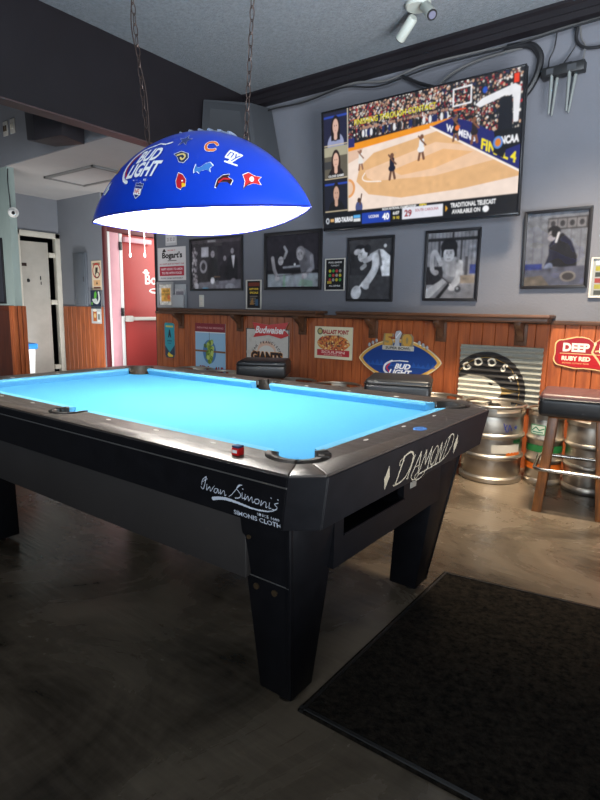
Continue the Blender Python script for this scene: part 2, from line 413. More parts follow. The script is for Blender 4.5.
M['antenna'] = mat('antenna_grey', S(122, 126, 124), 0.45)

# floor: polished concrete
def floor_mat():
    m = bpy.data.materials.new('polished_concrete'); m.use_nodes = True; nt = m.node_tree; N = nt.nodes; L = nt.links; b = N['Principled BSDF']
    tc = N.new('ShaderNodeTexCoord')
    n1 = N.new('ShaderNodeTexNoise'); n1.inputs['Scale'].default_value = 1.6; n1.inputs['Detail'].default_value = 9; n1.inputs['Roughness'].default_value = 0.62; n1.inputs['Distortion'].default_value = 0.8
    L.new(tc.outputs['Object'], n1.inputs['Vector'])
    mp = N.new('ShaderNodeMapping'); mp.inputs['Rotation'].default_value = (0, 0, 0.5); mp.inputs['Scale'].default_value = (3, 26, 1); L.new(tc.outputs['Object'], mp.inputs['Vector'])
    n2 = N.new('ShaderNodeTexNoise'); n2.inputs['Scale'].default_value = 1.5; n2.inputs['Detail'].default_value = 5; L.new(mp.outputs[0], n2.inputs['Vector'])
    mx = N.new('ShaderNodeMath'); mx.operation = 'MULTIPLY_ADD'; mx.inputs[1].default_value = 0.16; L.new(n2.outputs['Fac'], mx.inputs[0]); L.new(n1.outputs['Fac'], mx.inputs[2])
    rp = N.new('ShaderNodeValToRGB'); e = rp.color_ramp.elements
    e[0].position = 0.40; e[0].color = (*S(43, 37, 30), 1); e[1].position = 0.74; e[1].color = (*S(106, 94, 79), 1)
    L.new(mx.outputs[0], rp.inputs['Fac']); L.new(rp.outputs[0], b.inputs['Base Color'])
    mr = N.new('ShaderNodeMapRange'); mr.inputs['From Min'].default_value = 0.3; mr.inputs['From Max'].default_value = 0.7; mr.inputs['To Min'].default_value = 0.16; mr.inputs['To Max'].default_value = 0.36
    L.new(n1.outputs['Fac'], mr.inputs['Value']); L.new(mr.outputs[0], b.inputs['Roughness'])
    bp = N.new('ShaderNodeBump'); bp.inputs['Strength'].default_value = 0.08; bp.inputs['Distance'].default_value = 0.02; L.new(n2.outputs['Fac'], bp.inputs['Height']); L.new(bp.outputs[0], b.inputs['Normal'])
    return m
M['floor'] = floor_mat()

# ------------------------------------------------------------------ the room
YW = 2.65; ZC = 3.19
def st_box(name, m, x0, x1, y0, y1, z0, z1, bev=0.0):
    return struct(build(name, box(NB(), x0, x1, y0, y1, z0, z1, bev), m, smooth=bool(bev)))
st_box('floor', M['floor'], -7.5, 4.6, -4.6, 5.2, -0.08, 0.0)
st_box('ceiling', M['ceiling'], -7.5, 4.6, -4.6, YW + 0.12, ZC, ZC + 0.08)
st_box('wall_back', M['wall'], -3.48, 4.6, YW, YW + 0.12, 0, ZC)
st_box('ceiling_beam', M['dark'], -2.19, -2.05, -4.6, YW - 0.002, 2.503, ZC)
st_box('trim_beam', M['beam_under'], -2.185, -2.055, -4.6, YW - 0.003, 2.495, 2.503)
st_box('ceiling_low', M['lowceil'], -7.5, -2.192, 1.19, 5.2, 2.5, 2.56)
st_box('wall_soffit', M['wall_soffit'], -7.5, -2.192, 1.17, 1.19, 2.5, ZC)
# alcove walls
st_box('wall_alcove', M['wall_soffit'], -5.15, -4.2, 2.42, 2.52, 0, 2.5)
# wall with the cream door (X = -5.15), opening Y 1.90..2.36, z..2.0
bm = NB()
box(bm, -5.27, -5.15, 0.6, 1.86, 0, 2.5); box(bm, -5.27, -5.15, 2.41, 2.52, 0, 2.5); box(bm, -5.27, -5.15, 1.86, 2.41, 2.03, 2.5)
struct(build('wall_left', bm, M['wall_soffit'], smooth=False))
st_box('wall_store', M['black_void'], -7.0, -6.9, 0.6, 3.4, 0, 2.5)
# corridor wall with the red door (X = -4.2)
bm = NB()
box(bm, -4.32, -4.2, 2.52, 2.5205, 0, 2.5); box(bm, -4.32, -4.2, 2.44, 3.72, 2.08, 2.5); box(bm, -4.32, -4.2, 3.66, 5.1, 0, 2.5)
struct(build('wall_corridor', bm, M['wall'], smooth=False))
st_box('wall_end', M['wall'], -4.2, -2.6, 5.0, 5.12, 0, 2.5)
# pillar
st_box('wall_pillar', M['wall_pillar'], -4.9, -3.905, 1.19, 1.262, 0, 2.5)

def wainscot(name, a0, a1, z1, plane, depth, axis='x', pitch=0.0975):
    """vertical boards with V grooves; plane = wall face, boards stand off by depth"""
    n = max(1, round(abs(a1 - a0) / pitch)); prof = []
    for i in range(n):
        s0 = a0 + (a1 - a0) * i / n; s1 = a0 + (a1 - a0) * (i + 1) / n; g = 0.004
        prof += [(s0, depth * 0.45), (s0 + g, depth), (s1 - g, depth)]
    prof.append((a1, depth * 0.45)); bm = NB(); lo = []; hi = []
    for s, d in prof:
        if axis == 'x': lo.append(bm.verts.new((s, plane - d, 0))); hi.append(bm.verts.new((s, plane - d, z1)))
        else: lo.append(bm.verts.new((plane + d, s, 0))); hi.append(bm.verts.new((plane + d, s, z1)))
    for i in range(len(prof) - 1): bm.faces.new((lo[i], lo[i + 1], hi[i + 1], hi[i]))
    b0 = [bm.verts.new((a0, plane, z1) if axis == 'x' else (plane, a0, z1)), bm.verts.new((a1, plane, z1) if axis == 'x' else (plane, a1, z1))]
    bm.faces.new(hi + [b0[1], b0[0]])
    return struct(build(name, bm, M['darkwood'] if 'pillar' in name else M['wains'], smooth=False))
wainscot('trim_wainscot_back', -3.48, 4.4, 1.10, YW, 0.02)
wainscot('trim_wainscot_alcove', -5.1, -4.21, 1.15, 2.42, 0.018)
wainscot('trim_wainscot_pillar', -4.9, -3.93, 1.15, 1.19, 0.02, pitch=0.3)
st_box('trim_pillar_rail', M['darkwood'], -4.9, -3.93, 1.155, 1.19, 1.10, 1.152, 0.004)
bm = NB()
box(bm, -3.95, -3.90, 1.14, 1.19, 0, 1.15, 0.006)
for k in range(3): box(bm, -3.904, -3.872, 1.15 + k * 0.047, 1.15 + k * 0.047 + 0.04, 0, 1.15, 0.006)
struct(build('trim_pillar_corner', bm, M['wains']))
st_box('trim_chair_rail', M['shelfwood'], -3.48, 4.4, YW - 0.035, YW - 0.001, 1.085, 1.115, 0.004)
# dark crown band
prof = [(YW - 0.001, ZC), (YW - 0.075, ZC), (YW - 0.075, ZC - 0.02), (YW - 0.055, ZC - 0.035), (YW - 0.055, ZC - 0.075), (YW - 0.07, ZC - 0.085), (YW - 0.07, ZC - 0.125), (YW - 0.001, ZC - 0.135)]
struct(build('trim_crown', prism(NB(), prof, -2.05, 4.6, 'x'), M['dark'], smooth=False))
st_box('trim_wall_edge', M['frame'], -3.495, -3.465, YW - 0.012, YW + 0.13, 0, 2.5)
# ceiling hatch
bm = NB(); x0, x1, y0, y1 = -4.0, -3.1, 1.62, 2.1
for a in ((x0, x1, y0, y0 + .035), (x0, x1, y1 - .035, y1), (x0, x0 + .035, y0, y1), (x1 - .035, x1, y0, y1)): box(bm, a[0], a[1], a[2], a[3], 2.478, 2.499, 0.003)
h = struct(build('trim_hatch_frame', bm, mat('hatch_grey', S(120, 118, 116), 0.6)))
st_box('trim_hatch_panel', M['lowceil'], x0 + .035, x1 - .035, y0 + .035, y1 - .035, 2.49, 2.4995)

# ---- cream door, ajar
d = bpy.data.objects.new('door_1', None); COL.objects.link(d); d.location = (-5.15, 2.3, 0); ROOTLOC[d.name] = Vector(d.location); struct(d)
bm = NB(); box(bm, -5.2, -5.125, 2.355, 2.425, 0, 2.075, 0.006); box(bm, -5.2, -5.125, 1.84, 1.9, 0, 2.075, 0.006); box(bm, -5.2, -5.125, 1.84, 2.425, 2.01, 2.075, 0.006)
build('frame', bm, M['cream'], d)
ang = math.radians(-9); piv = Vector((-5.19, 2.29, 0)); RT = Matrix.Translation(piv) @ Matrix.Rotation(ang, 4, 'Z') @ Matrix.Translation(-piv)
leaf = build('leaf', box(NB(), -5.225, -5.185, 1.88, 2.285, 0.01, 1.955, 0.004, rot=RT), M['doorgrey'], d)
for z in (0.35, 1.2, 1.8): build('hinge', box(NB(), -5.19, -5.15, 2.28, 2.36, z - .03, z + .03, 0.004), M['cream'], d)
build('sign_plate', box(NB(), -5.185, -5.178, 1.93, 2.01, 1.645, 1.685, 0.002, rot=RT), M['iron'], leaf)
bm = NB(); box(bm, -5.186, -5.17, 2.005, 2.035, 1.445, 1.49, 0.008, rot=RT); sphere(bm, RT @ Vector((-5.16, 2.02, 1.465)), 0.016, 10, 6); build('knob', bm, M['black'], leaf)
bm = NB(); box(bm, -5.186, -5.176, 2.165, 2.178, 1.48, 1.53, 0.003, rot=RT); box(bm, -5.186, -5.176, 2.17, 2.18, 1.42, 1.46, 0.003, rot=RT); build('latch', bm, M['black'], leaf)

# ---- red door
d = bpy.data.objects.new('door_2', None); COL.objects.link(d); d.location = (-4.2, 2.9, 0); ROOTLOC[d.name] = Vector(d.location); struct(d)
bm = NB(); box(bm, -4.23, -4.165, 2.425, 2.475, 0, 2.11, 0.005); box(bm, -4.23, -4.165, 2.475, 3.74, 2.055, 2.11, 0.005); box(bm, -4.23, -4.165, 3.68, 3.74, 0, 2.06, 0.005); build('casing', bm, M['darkred'], d)
build('daylit_strip', box(NB(), -4.22, -4.172, 2.475, 2.51, 0, 2.055, 0.003), M['white'], d)  # white stands for red frame paint in full daylight
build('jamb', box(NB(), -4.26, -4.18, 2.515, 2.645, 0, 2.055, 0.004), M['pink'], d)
build('daylight_gap', box(NB(), -4.235, -4.178, 2.652, 2.695, 0.01, 2.05, 0.004), M['white'], d)  # white bar standing in for daylight between the ajar door and frame
leaf = build('leaf', box(NB(), -4.25, -4.2, 2.70, 3.66, 0.01, 2.05, 0.004), M['red'], d)
for z in (0.3, 1.09, 1.90): build('hinge', box(NB(), -4.2, -4.165, 2.642, 2.685, z - .05, z + .05, 0.006), M['black'], d)
bm = NB(); box(bm, -4.198, -4.14, 2.72, 3.62, 0.985, 1.03, 0.008); box(bm, -4.198, -4.125, 2.71, 2.79, 0.97, 1.045, 0.008); build('push_bar', bm, M['plate'], leaf)
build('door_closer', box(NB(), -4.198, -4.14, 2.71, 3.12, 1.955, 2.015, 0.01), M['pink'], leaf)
cv = Canvas(0.62, 0.36, 260, masked=True)
cv.text("Bogart's", 0.32, 0.16, 0.13, (238, 232, 230), bold=0.03, width=0.56); cv.ell(0.06, 0.06, 0.055, 0.018, (238, 232, 230)); cv.ell(0.06, 0.045, 0.032, 0.03, (238, 232, 230))
cv.ell(0.19, 0.29, 0.09, 0.035, (238, 232, 230)); cv.ell(0.19, 0.285, 0.06, 0.015, (168, 62, 58))
cv.mesh('lettering', lambda U, V: (-4.199 + 0 * U, 3.0 + 0.62 * U, 1.66 - 0.36 * V), M['print'], leaf)

# ------------------------------------------------------------------ pool table
L, W, T = 0.99, 0.495, 0.79
C_, MO = 0.034, 0.172           # cushion depth, nose to outer edge
PT = thing('pool_table', 'black pool table with bright blue cloth and white maker lettering under the hanging football lamp', 'pool table', (0, 0, 0))
BED = 0.752
# bed
build('bed_cloth', box(NB(), -L - 0.05, L + 0.05, -W - 0.05, W + 0.05, BED - 0.03, BED), M['cloth'], PT, smooth=False)
# pocket cutters
corner = [(sx * (L + 0.012), sy * (W + 0.012)) for sx in (1, -1) for sy in (1, -1)]; side = [(0, sy * (W + 0.06)) for sy in (1, -1)]
RC, RS = 0.088, 0.072
cut = []
for (x, y), r in [(c, RC) for c in corner] + [(c, RS) for c in side]:
    bm = NB(); tube(bm, [(x, y, 0.5), (x, y, 0.9)], r, 40); o = build('cutter', bm, M['black'], None, smooth=False); cut.append(o)
bed = [o for o in PT.children if o.name.startswith('bed_cloth')][0]
cut2 = []
for (x, y), r in [(c, 0.055) for c in corner] + [(c, 0.05) for c in side]:
    bm = NB(); tube(bm, [(x, y, 0.5), (x, y, 0.9)], r, 32); cut2.append(build('cutter', bm, M['black'], None, smooth=False))
boolean_cut(bed, cut2)
# rails
OX, OY = L + MO, W + MO; RZ = 0.766
CH = {-1: (0.068, 0.060), 1: (0.135, 0.14)}         # corner chamfers, near and far side
rails = []
for sy in (1, -1):
    for sx in (1, -1):
        P = [(sx * 0.002, sy * (W + C_)), (sx * (L + 0.04), sy * (W + C_)), (sx * (L + 0.069), sy * (W + 0.103)), (sx * (OX - CH[sy][0]), sy * OY), (sx * 0.002, sy * OY)]
        rails.append(build('rail', prism(NB(), P, RZ, T, bev=0.004), M['tabletop'], PT))
for sx in (1, -1):
    P = [(sx * (L + C_), -(W + 0.04)), (sx * (L + C_), W + 0.04), (sx * (L + 0.104), W + 0.063), (sx * OX, OY - CH[1][1]), (sx * OX, -(OY - CH[-1][1])), (sx * (L + 0.104), -(W + 0.063))]
    rails.append(build('rail', prism(NB(), P, RZ, T, bev=0.004), M['tabletop'], PT))
for r in rails: boolean_cut(r, cut)
for sx in (1, -1):
    for sy in (1, -1):
        g = 0.0015
        P = [(sx * (OX - CH[sy][0] + g), sy * OY), (sx * (L + 0.069 + g), sy * (W + 0.103)), (sx * (L + 0.02), sy * (W + 0.02)), (sx * (L + 0.104), sy * (W + 0.063 + g)), (sx * OX, sy * (OY - CH[sy][1] + g))]
        o = build('corner_cap', prism(NB(), P, RZ, T, bev=0.003), M['tabletop'], PT); boolean_cut(o, cut)
for o in cut + cut2: bpy.data.objects.remove(o)
# pockets: leather U rims with a dark throat
def pocket(x, y, r0, r1, a_open, half, straight):
    """rim open towards a_open (angle of the table middle)"""
    n = 28; bm = NB(); P = []
    a0 = a_open + half; a1 = a_open + 2 * math.pi - half
    o = [(x + r1 * math.cos(a0 + (a1 - a0) * k / n), y + r1 * math.sin(a0 + (a1 - a0) * k / n)) for k in range(n + 1)]
    i = [(x + r0 * math.cos(a0 + (a1 - a0) * k / n), y + r0 * math.sin(a0 + (a1 - a0) * k / n)) for k in range(n + 1)]
    for k in range(n):
        z0, z1 = T - 0.02, T + 0.003
        hexa(bm, [(*o[k], z0), (*o[k + 1], z0), (*i[k + 1], z0), (*i[k], z0)], [(*o[k], z1), (*o[k + 1], z1), (*i[k + 1], z1 - .001), (*i[k], z1 - .001)])
    bmesh.ops.remove_doubles(bm, verts=bm.verts[:], dist=1e-5)
    rim = build('pocket_rim', bm, M['leather'], PT)
    bm = NB(); lathe(bm, [(r0, T - 0.045), (r0, 0.70), (r0 * 0.7, 0.665), (0.0, 0.66)], (x, y, 0), 28); build('pocket_throat', bm, M['black'], rim)
    bm = NB()
    for k in range(n):
        z0, z1 = 0.70, T - 0.02
        q = [o[k], o[k + 1], i[k + 1], i[k]]; f = [bm.verts.new((*i[k], z0)), bm.verts.new((*i[k + 1], z0)), bm.verts.new((*i[k + 1], z1)), bm.verts.new((*i[k], z1))]; bm.faces.new(f)
    build('pocket_liner', bm, M['leather'], rim)
for x, y in corner: pocket(x, y, 0.055, RC - 0.001, math.atan2(-y, -x) if False else math.atan2(-math.copysign(1, y), -math.copysign(1, x)), math.radians(62), 0)
for x, y in side: pocket(x, y, 0.046, RS - 0.001, math.atan2(-y, 0), math.radians(62), 0)
# cushions: flat top, nose, undercut face
def cushion(nose0, nose1, back0, back1, inward):
    """nose/back end points in plan, inward unit vector towards the bed"""
    bm = NB(); ix, iy = inward
    def sec(n, b):
        u = 0.014
        return [(b[0], b[1], T - 0.001), (n[0], n[1], T - 0.003), (n[0], n[1], T - 0.012), (n[0] - ix * u, n[1] - iy * u, BED), (b[0], b[1], BED)]
    A = [bm.verts.new(v) for v in sec(nose0, back0)]; B = [bm.verts.new(v) for v in sec(nose1, back1)]
    for k in range(5): bm.faces.new((A[k], A[(k + 1) % 5], B[(k + 1) % 5], B[k]))
    bm.faces.new(A); bm.faces.new(B)
    build('cushion', bm, M['cloth_face'], PT, smooth=False)
for sy in (1, -1):
    for sx in (1, -1): cushion((sx * 0.062, sy * W), (sx * (L - 0.08), sy * W), (sx * 0.054, sy * (W + C_)), (sx * (L - 0.05), sy * (W + C_)), (0, -sy))
for sx in (1, -1): cushion((sx * L, -(W - 0.08)), (sx * L, W - 0.08), (sx * (L + C_), -(W - 0.05)), (sx * (L + C_), W - 0.05), (-sx, 0))
# sights
def sight(x, y, lx):
    bm = NB(); a, b = (0.012, 0.0055) if lx else (0.0055, 0.012)
    P = [(x + a * math.cos(t), y + b * math.sin(t)) for t in [k * math.pi / 7 for k in range(14)]]
    build('sight', prism(bm, P, T - 0.002, T + 0.0008), M['sight'], PT, smooth=False)
for sy in (1, -1):
    for k in (-3, -2, -1, 1, 2, 3): sight(k * L / 4, sy * (W + 0.068), True)
for sx in (1, -1):
    for k in (-1, 0, 1): sight(sx * (L + 0.066), k * W / 2, False)
bm = NB(); lathe(bm, [(0.0, T + 0.0018), (0.02, T + 0.0018), (0.0215, T + 0.001), (0.0215, T - 0.001)], (L + 0.123, 0.002, 0), 24)
bmesh.ops.scale(bm, vec=(1, 1.35, 1), space=Matrix.Translation((-(L + 0.123), -0.002, 0)), verts=bm.verts); build('maker_badge', bm, mat('blue_badge', S(60, 120, 190), 0.3), PT)
# aprons (slanting in towards the bottom) with the fine silver line under the rail
ZB = 0.645
def apron(P0, P1, Q0, Q1, name='apron'):
    """top outer line P0-P1, bottom outer line Q0-Q1 in plan"""
    bm = NB(); mx, my = (-(P0[0] + P1[0]) / 2, -(P0[1] + P1[1]) / 2); l = math.hypot(mx, my); ix, iy = mx / l * 0.03, my / l * 0.03
    if abs(P0[0] - P1[0]) > abs(P0[1] - P1[1]) * 3: ix, iy = 0, math.copysign(0.03, my)
    elif abs(P0[1] - P1[1]) > abs(P0[0] - P1[0]) * 3: ix, iy = math.copysign(0.03, mx), 0
    return build(name, hexa(bm, [(*Q0, ZB), (*Q1, ZB), (Q1[0] + ix, Q1[1] + iy, ZB), (Q0[0] + ix, Q0[1] + iy, ZB)], [(*P0, T - 0.006), (*P1, T - 0.006), (P1[0] + ix, P1[1] + iy, T - 0.006), (P0[0] + ix, P0[1] + iy, T - 0.006)], 0.002), M['apron'], PT, smooth=False)
e = 0.004; inn = 0.03
AP = {}
for sy in (1, -1):
    c0, c1 = CH[sy]; AP[('y', sy)] = apron((-(OX - c0), sy * (OY + e)), (OX - c0, sy * (OY + e)), (-(OX - c0 - .024), sy * (OY - 0.008)), (OX - c0 - .024, sy * (OY - 0.008)))
for sx in (1, -1): AP[('x', sx)] = apron((sx * (OX + e), -(OY - CH[-1][1])), (sx * (OX + e), OY - CH[1][1]), (sx * (OX - 0.02), -(OY - CH[-1][1] - .012)), (sx * (OX - 0.02), OY - CH[1][1] - .012))
for sx in (1, -1):
    for sy in (1, -1):
        c0, c1 = CH[sy]; apron((sx * (OX - c0 + .002), sy * (OY + e)), (sx * (OX + e), sy * (OY - c1 + .002)), (sx * (OX - c0 - .022), sy * (OY - 0.008)), (sx * (OX - 0.02), sy * (OY - c1 - .010)), 'corner_block')
for sy in (1, -1): build('trim_strip', box(NB(), -(OX - CH[sy][0]), OX - CH[sy][0], sy * (OY + 0.0045) - 0.0012, sy * (OY + 0.0045) + 0.0012, 0.7565, 0.7595), M['silver'], PT, smooth=False)
# cabinet panels
PY, PX = 0.572, 1.028
bm = NB(); 
for sy in (1, -1): build('side_panel', box(NB(), -0.885, 0.885, sy * PY - 0.012, sy * PY + 0.012, 0.435, 0.66, 0.003), M['cabinet'], PT)
for sx in (1, -1):
    bm = NB(); xa, xb = sx * PX - 0.012, sx * PX + 0.012
    box(bm, xa, xb, -0.38, 0.38, 0.60, 0.66); box(bm, xa, xb, -0.38, 0.38, 0.43, 0.515); box(bm, xa, xb, -0.38, -0.33, 0.515, 0.60); box(bm, xa, xb, 0.06, 0.38, 0.515, 0.60)
    xi = sx * (PX - .16); box(bm, xi - .004, xi + .004, -0.36, 0.09, 0.48, 0.63); a_, b_ = sorted((xi, sx * PX)); box(bm, a_, b_, -0.36, 0.09, 0.48, 0.488); box(bm, a_, b_, -0.36, 0.09, 0.622, 0.63); box(bm, a_, b_, -0.36, -0.352, 0.48, 0.63); box(bm, a_, b_, 0.082, 0.09, 0.48, 0.63)
    ep = build('end_panel', bm, M['apron'], PT, smooth=False)
    if sx > 0:
        build('label_plate', box(NB(), PX + 0.0122, PX + 0.014, 0.105, 0.155, 0.545, 0.568, 0.0005), mat('brushed_label', S(120, 116, 108), 0.4), ep)
        tube_b = NB(); tube(tube_b, [(PX + .013, -.33, .52), (PX + .013, .06, .52)], 0.004, 6); build('return_lip', tube_b, M['apron'], ep)
# legs
for sx in (1, -1):
    for sy in (1, -1):
        def q(x, y, z): return (sx * x, sy * y, z)
        leg = build('leg', hexa(NB(), [q(0.965, 0.475, 0.025), q(0.845, 0.475, 0.025), q(0.845, 0.365, 0.025), q(0.965, 0.365, 0.025)],
                    [q(1.05, 0.603, 0.655), q(0.875, 0.603, 0.655), q(0.875, 0.36, 0.655), q(1.05, 0.36, 0.655)], 0.006), M['apron'], PT)
        # raised corner strip and the seam below the cabinet
        bm = NB(); hexa(bm, [q(0.968, 0.478, 0.03), q(0.953, 0.478, 0.03), q(0.953, 0.465, 0.03), q(0.968, 0.465, 0.03)], [q(1.053, 0.606, 0.65), q(1.038, 0.606, 0.65), q(1.038, 0.59, 0.65), q(1.053, 0.59, 0.65)], 0.002); build('corner_strip', bm, M['apron'], leg)
        def face(x, z, o=0.002): # point on the leg's long-side face
            t = (z - 0.025) / 0.63; return q(x, 0.475 + 0.128 * t + o, z)
        bm = NB(); tube(bm, [face(0.868, 0.437), face(1.02, 0.437)], 0.0016, 6); build('seam', bm, M['silver'], leg)
        for x, z in ((0.90, 0.405), (0.965, 0.405), (0.90, 0.56)):
            bm = NB(); p0 = face(x, z, -0.002); p1 = face(x, z, 0.005); tube(bm, [p0, p1], 0.009 if z < .5 else 0.006, 12); build('bolt', bm, M['bolt'], leg)
        bm = NB(); lathe(bm, [(0.0, 0.0), (0.028, 0.0), (0.03, 0.008), (0.018, 0.014), (0.012, 0.03), (0.0, 0.03)], q(0.92, 0.43, 0), 16); build('levelling_foot', bm, M['steel_dark'], leg)
# script lettering on the long apron
cv = Canvas(0.30, 0.10, 1000, masked=True); G = (196, 202, 214)
def pt(X, Y): return ((X - 60) / 1433.0, (Y - 0.19 * (X - 60) - 22) / 2220.0)
def st(P, w_=3.0, sm=5): cv.line([pt(*p) for p in P], w_ / 1000, G, smooth=sm)
st([(66, 106), (78, 120), (90, 92), (104, 42)], 3.4); st([(72, 92), (80, 62), (102, 40)], 3.0); st([(80, 74), (96, 60), (108, 54)], 2.6)
st([(104, 88), (100, 124), (120, 100), (122, 128), (142, 100), (148, 92)]); st([(166, 110), (150, 110), (143, 130), (156, 134), (168, 110), (168, 136), (178, 128)])
st([(182, 112), (180, 140), (196, 118), (204, 122), (204, 146), (212, 140)])
st([(226, 148), (246, 132), (276, 92), (300, 68)], 2.6); st([(304, 70), (288, 72), (274, 92), (284, 112), (294, 130), (284, 148), (262, 152)], 3.3)
st([(302, 116), (300, 148), (310, 146)]); st([(305, 92), (308, 94)], 3.6)
st([(318, 124), (314, 156), (332, 132), (334, 160), (352, 134), (354, 166), (362, 160)]); st([(384, 142), (368, 148), (368, 168), (384, 168), (390, 150), (382, 142)])
st([(402, 148), (396, 178), (414, 154), (424, 158), (422, 184), (430, 180)]); st([(442, 156), (437, 186), (447, 186)]); st([(449, 126), (452, 128)], 3.6)
st([(484, 152), (466, 160), (478, 178), (468, 194), (452, 190)]); st([(482, 132), (485, 134)], 3.6)
SW = [(134, 173, 10.5), (165, 166, 10), (200, 164, 9), (240, 170, 8), (290, 184, 7), (340, 199, 6), (390, 207, 5), (430, 207, 4.2), (458, 200, 3.2), (476, 184, 2.2)]
for (a, b, wa), (c, d_, wb) in zip(SW[:-1], SW[1:]): cv.seg(pt(a, b), pt(c, d_), wa / 1000, G, wb / 1000)
cv.text('SINCE 1680', 0.258, 0.0665, 0.0075, G, bold=0.03, width=0.078); cv.text('SIMONIS CLOTH', 0.217, 0.0805, 0.0115, G, bold=0.03, width=0.170)
def onapr(x0, z1, w_, h_):
    def f(U, V):
        z = z1 - h_ * V; t = (T - 0.006 - z) / (T - 0.006 - ZB); return (x0 + w_ * U, -(OY + e) + 0.012 * t - 0.0012 + 0 * U, z)
    return f
cv.mesh('lettering', onapr(0.798, 0.7365, 0.270, 0.098), mat('apron_lettering_print', rough=0.5, attr=True), AP[('y', -1)])
# end apron lettering
cv = Canvas(0.56, 0.145, 700, masked=True); G = (136, 126, 108)
def dl(P, w_=5, sm=0): cv.line([(x / 1000, y / 1000) for x, y in P], w_ / 1000, G, smooth=sm)
for cx in (26, 536): cv.poly([((cx + a) / 1000, (70 + b) / 1000) for a, b in ((0, -42), (17, 0), (0, 42), (-17, 0))], G)
def tall(x, P, w_=5.5): dl([(x + a + (112 - b) * 0.28, b) for a, b in P], w_)
tall(92, [(0, 112), (0, 22)], 9); dl([(92, 112), (84, 115), (78, 110)], 5); dl([(112, 24), (96, 30), (92, 44), (100, 46)], 5, 5)
dl([(112, 22), (150, 14), (176, 26), (180, 58), (160, 96), (126, 112), (92, 113)], 8, 6)                  # D
tall(170, [(0, 112), (0, 34)], 7); tall(164, [(0, 112), (14, 112)], 5)                                    # I
dl([(196, 112), (236, 32), (246, 112)], 6.5); dl([(212, 82), (242, 82)], 4.5)                             # A
dl([(252, 112), (276, 34), (290, 92), (318, 32), (318, 112)], 6.5)                                        # M
dl([(352, 40), (334, 64), (334, 96), (350, 108), (370, 92), (376, 60), (366, 40), (352, 40)], 6.5, 5)      # O
dl([(378, 112), (398, 34), (414, 108), (436, 32)], 6.5)                                                   # N
tall(438, [(0, 108), (0, 22)], 7); dl([(444, 26), (480, 16), (500, 34), (496, 70), (466, 100), (430, 112), (360, 116), (250, 120)], 6, 6)   # D + underline
dl([(200, 118), (220, 132), (246, 128), (252, 116), (236, 112), (226, 124), (250, 140), (290, 134), (300, 122)], 5, 5)
def onend(y0, z1, w_, h_):
    def f(U, V):
        z = z1 - h_ * V; t = (T - 0.006 - z) / (T - 0.006 - ZB); return (OX + e - 0.024 * t + 0.0012 + 0 * U, y0 + w_ * U, z)
    return f
cv.mesh('lettering', onend(-0.318, 0.767, 0.56, 0.13), mat('apron_lettering_print', rough=0.5, attr=True), AP[('x', 1)])

# chalk holder standing on the rail
ck = thing('chalk_cube', 'small red cube of cue chalk on the near table rail', 'chalk', (0.885, -0.612, T))
build('wrapper', box(NB(), 0.873, 0.897, -0.624, -0.600, T + 0.0005, T + 0.020, 0.002), mat('red_wrapper', S(190, 20, 22), 0.35), ck)
build('chalk', box(NB(), 0.8735, 0.8965, -0.6235, -0.6005, T + 0.020, T + 0.026, 0.002), mat('blue_chalk', S(30, 60, 95), 0.9), ck)
build('sticker', box(NB(), 0.877, 0.893, -0.6248, -0.6241, T + 0.007, T + 0.015), M['white'], [c for c in ck.children if c.name.startswith('wrapper')][0])

# ------------------------------------------------------------------ hanging football lamp
LX, LY, LZ = -0.0135, 0.0286, 1.5198; LA, LB, LH = 0.6287, 0.1972, 0.3737; LYAW, LROLL = 0.0591, -0.1359
LP = thing('hanging_lamp', 'blue football shaped hanging lamp with white lettering and small team emblems over the pool table', 'lamp', (LX, LY, LZ))
def lamp_wh(u):
    q = np.clip(1 - u * u, 0, 1); return LB * q ** 0.8793, LH * q ** 0.8409
def lamp_pt(u, ph, off=0.0):
    """u along the football, ph round it (0 far rim, pi near rim); the rim bows up towards both tips"""
    w_, h_ = lamp_wh(u); x = LA * u; y = (w_ + off) * np.cos(ph); z = (h_ + off) * np.sin(ph)
    y, z = y * math.cos(LROLL) - z * math.sin(LROLL), y * math.sin(LROLL) + z * math.cos(LROLL)
    z = z - 0.015 * u + 0.03 * u * u
    return (LX + x * math.cos(LYAW) - y * math.sin(LYAW), LY + x * math.sin(LYAW) + y * math.cos(LYAW), LZ + z)
def dome(off, flip):
    bm = NB(); nu, nv = 72, 36; g = []
    for i in range(nu + 1):
        u = -math.cos(math.pi * i / nu) * 0.9995
        row = []
        for k in range(nv + 1):
            p = lamp_pt(u, math.pi * k / nv, off * min(1.0, (1 - abs(u)) * 12)); row.append(bm.verts.new([float(x) for x in p]))
        g.append(row)
    for i in range(nu):
        for k in range(nv): bm.faces.new((g[i][k], g[i + 1][k], g[i + 1][k + 1], g[i][k + 1]))
    return bm
shade = build('shade', dome(0.0, False), M['lampblue'], LP)
build('lining', dome(-0.006, True), M['lampwhite'], LP)
bm = NB(); us = [-math.cos(math.pi * i / 60) * 0.9995 for i in range(61)]
rim = [tuple(float(x) for x in lamp_pt(u, math.pi)) for u in us] + [tuple(float(x) for x in lamp_pt(u, 0.0)) for u in reversed(us[1:-1])]
tube(bm, rim, 0.004, 6, closed=True); build('rim_edge', bm, mat('lamp_rim_blue', S(14, 36, 140), 0.3), LP)
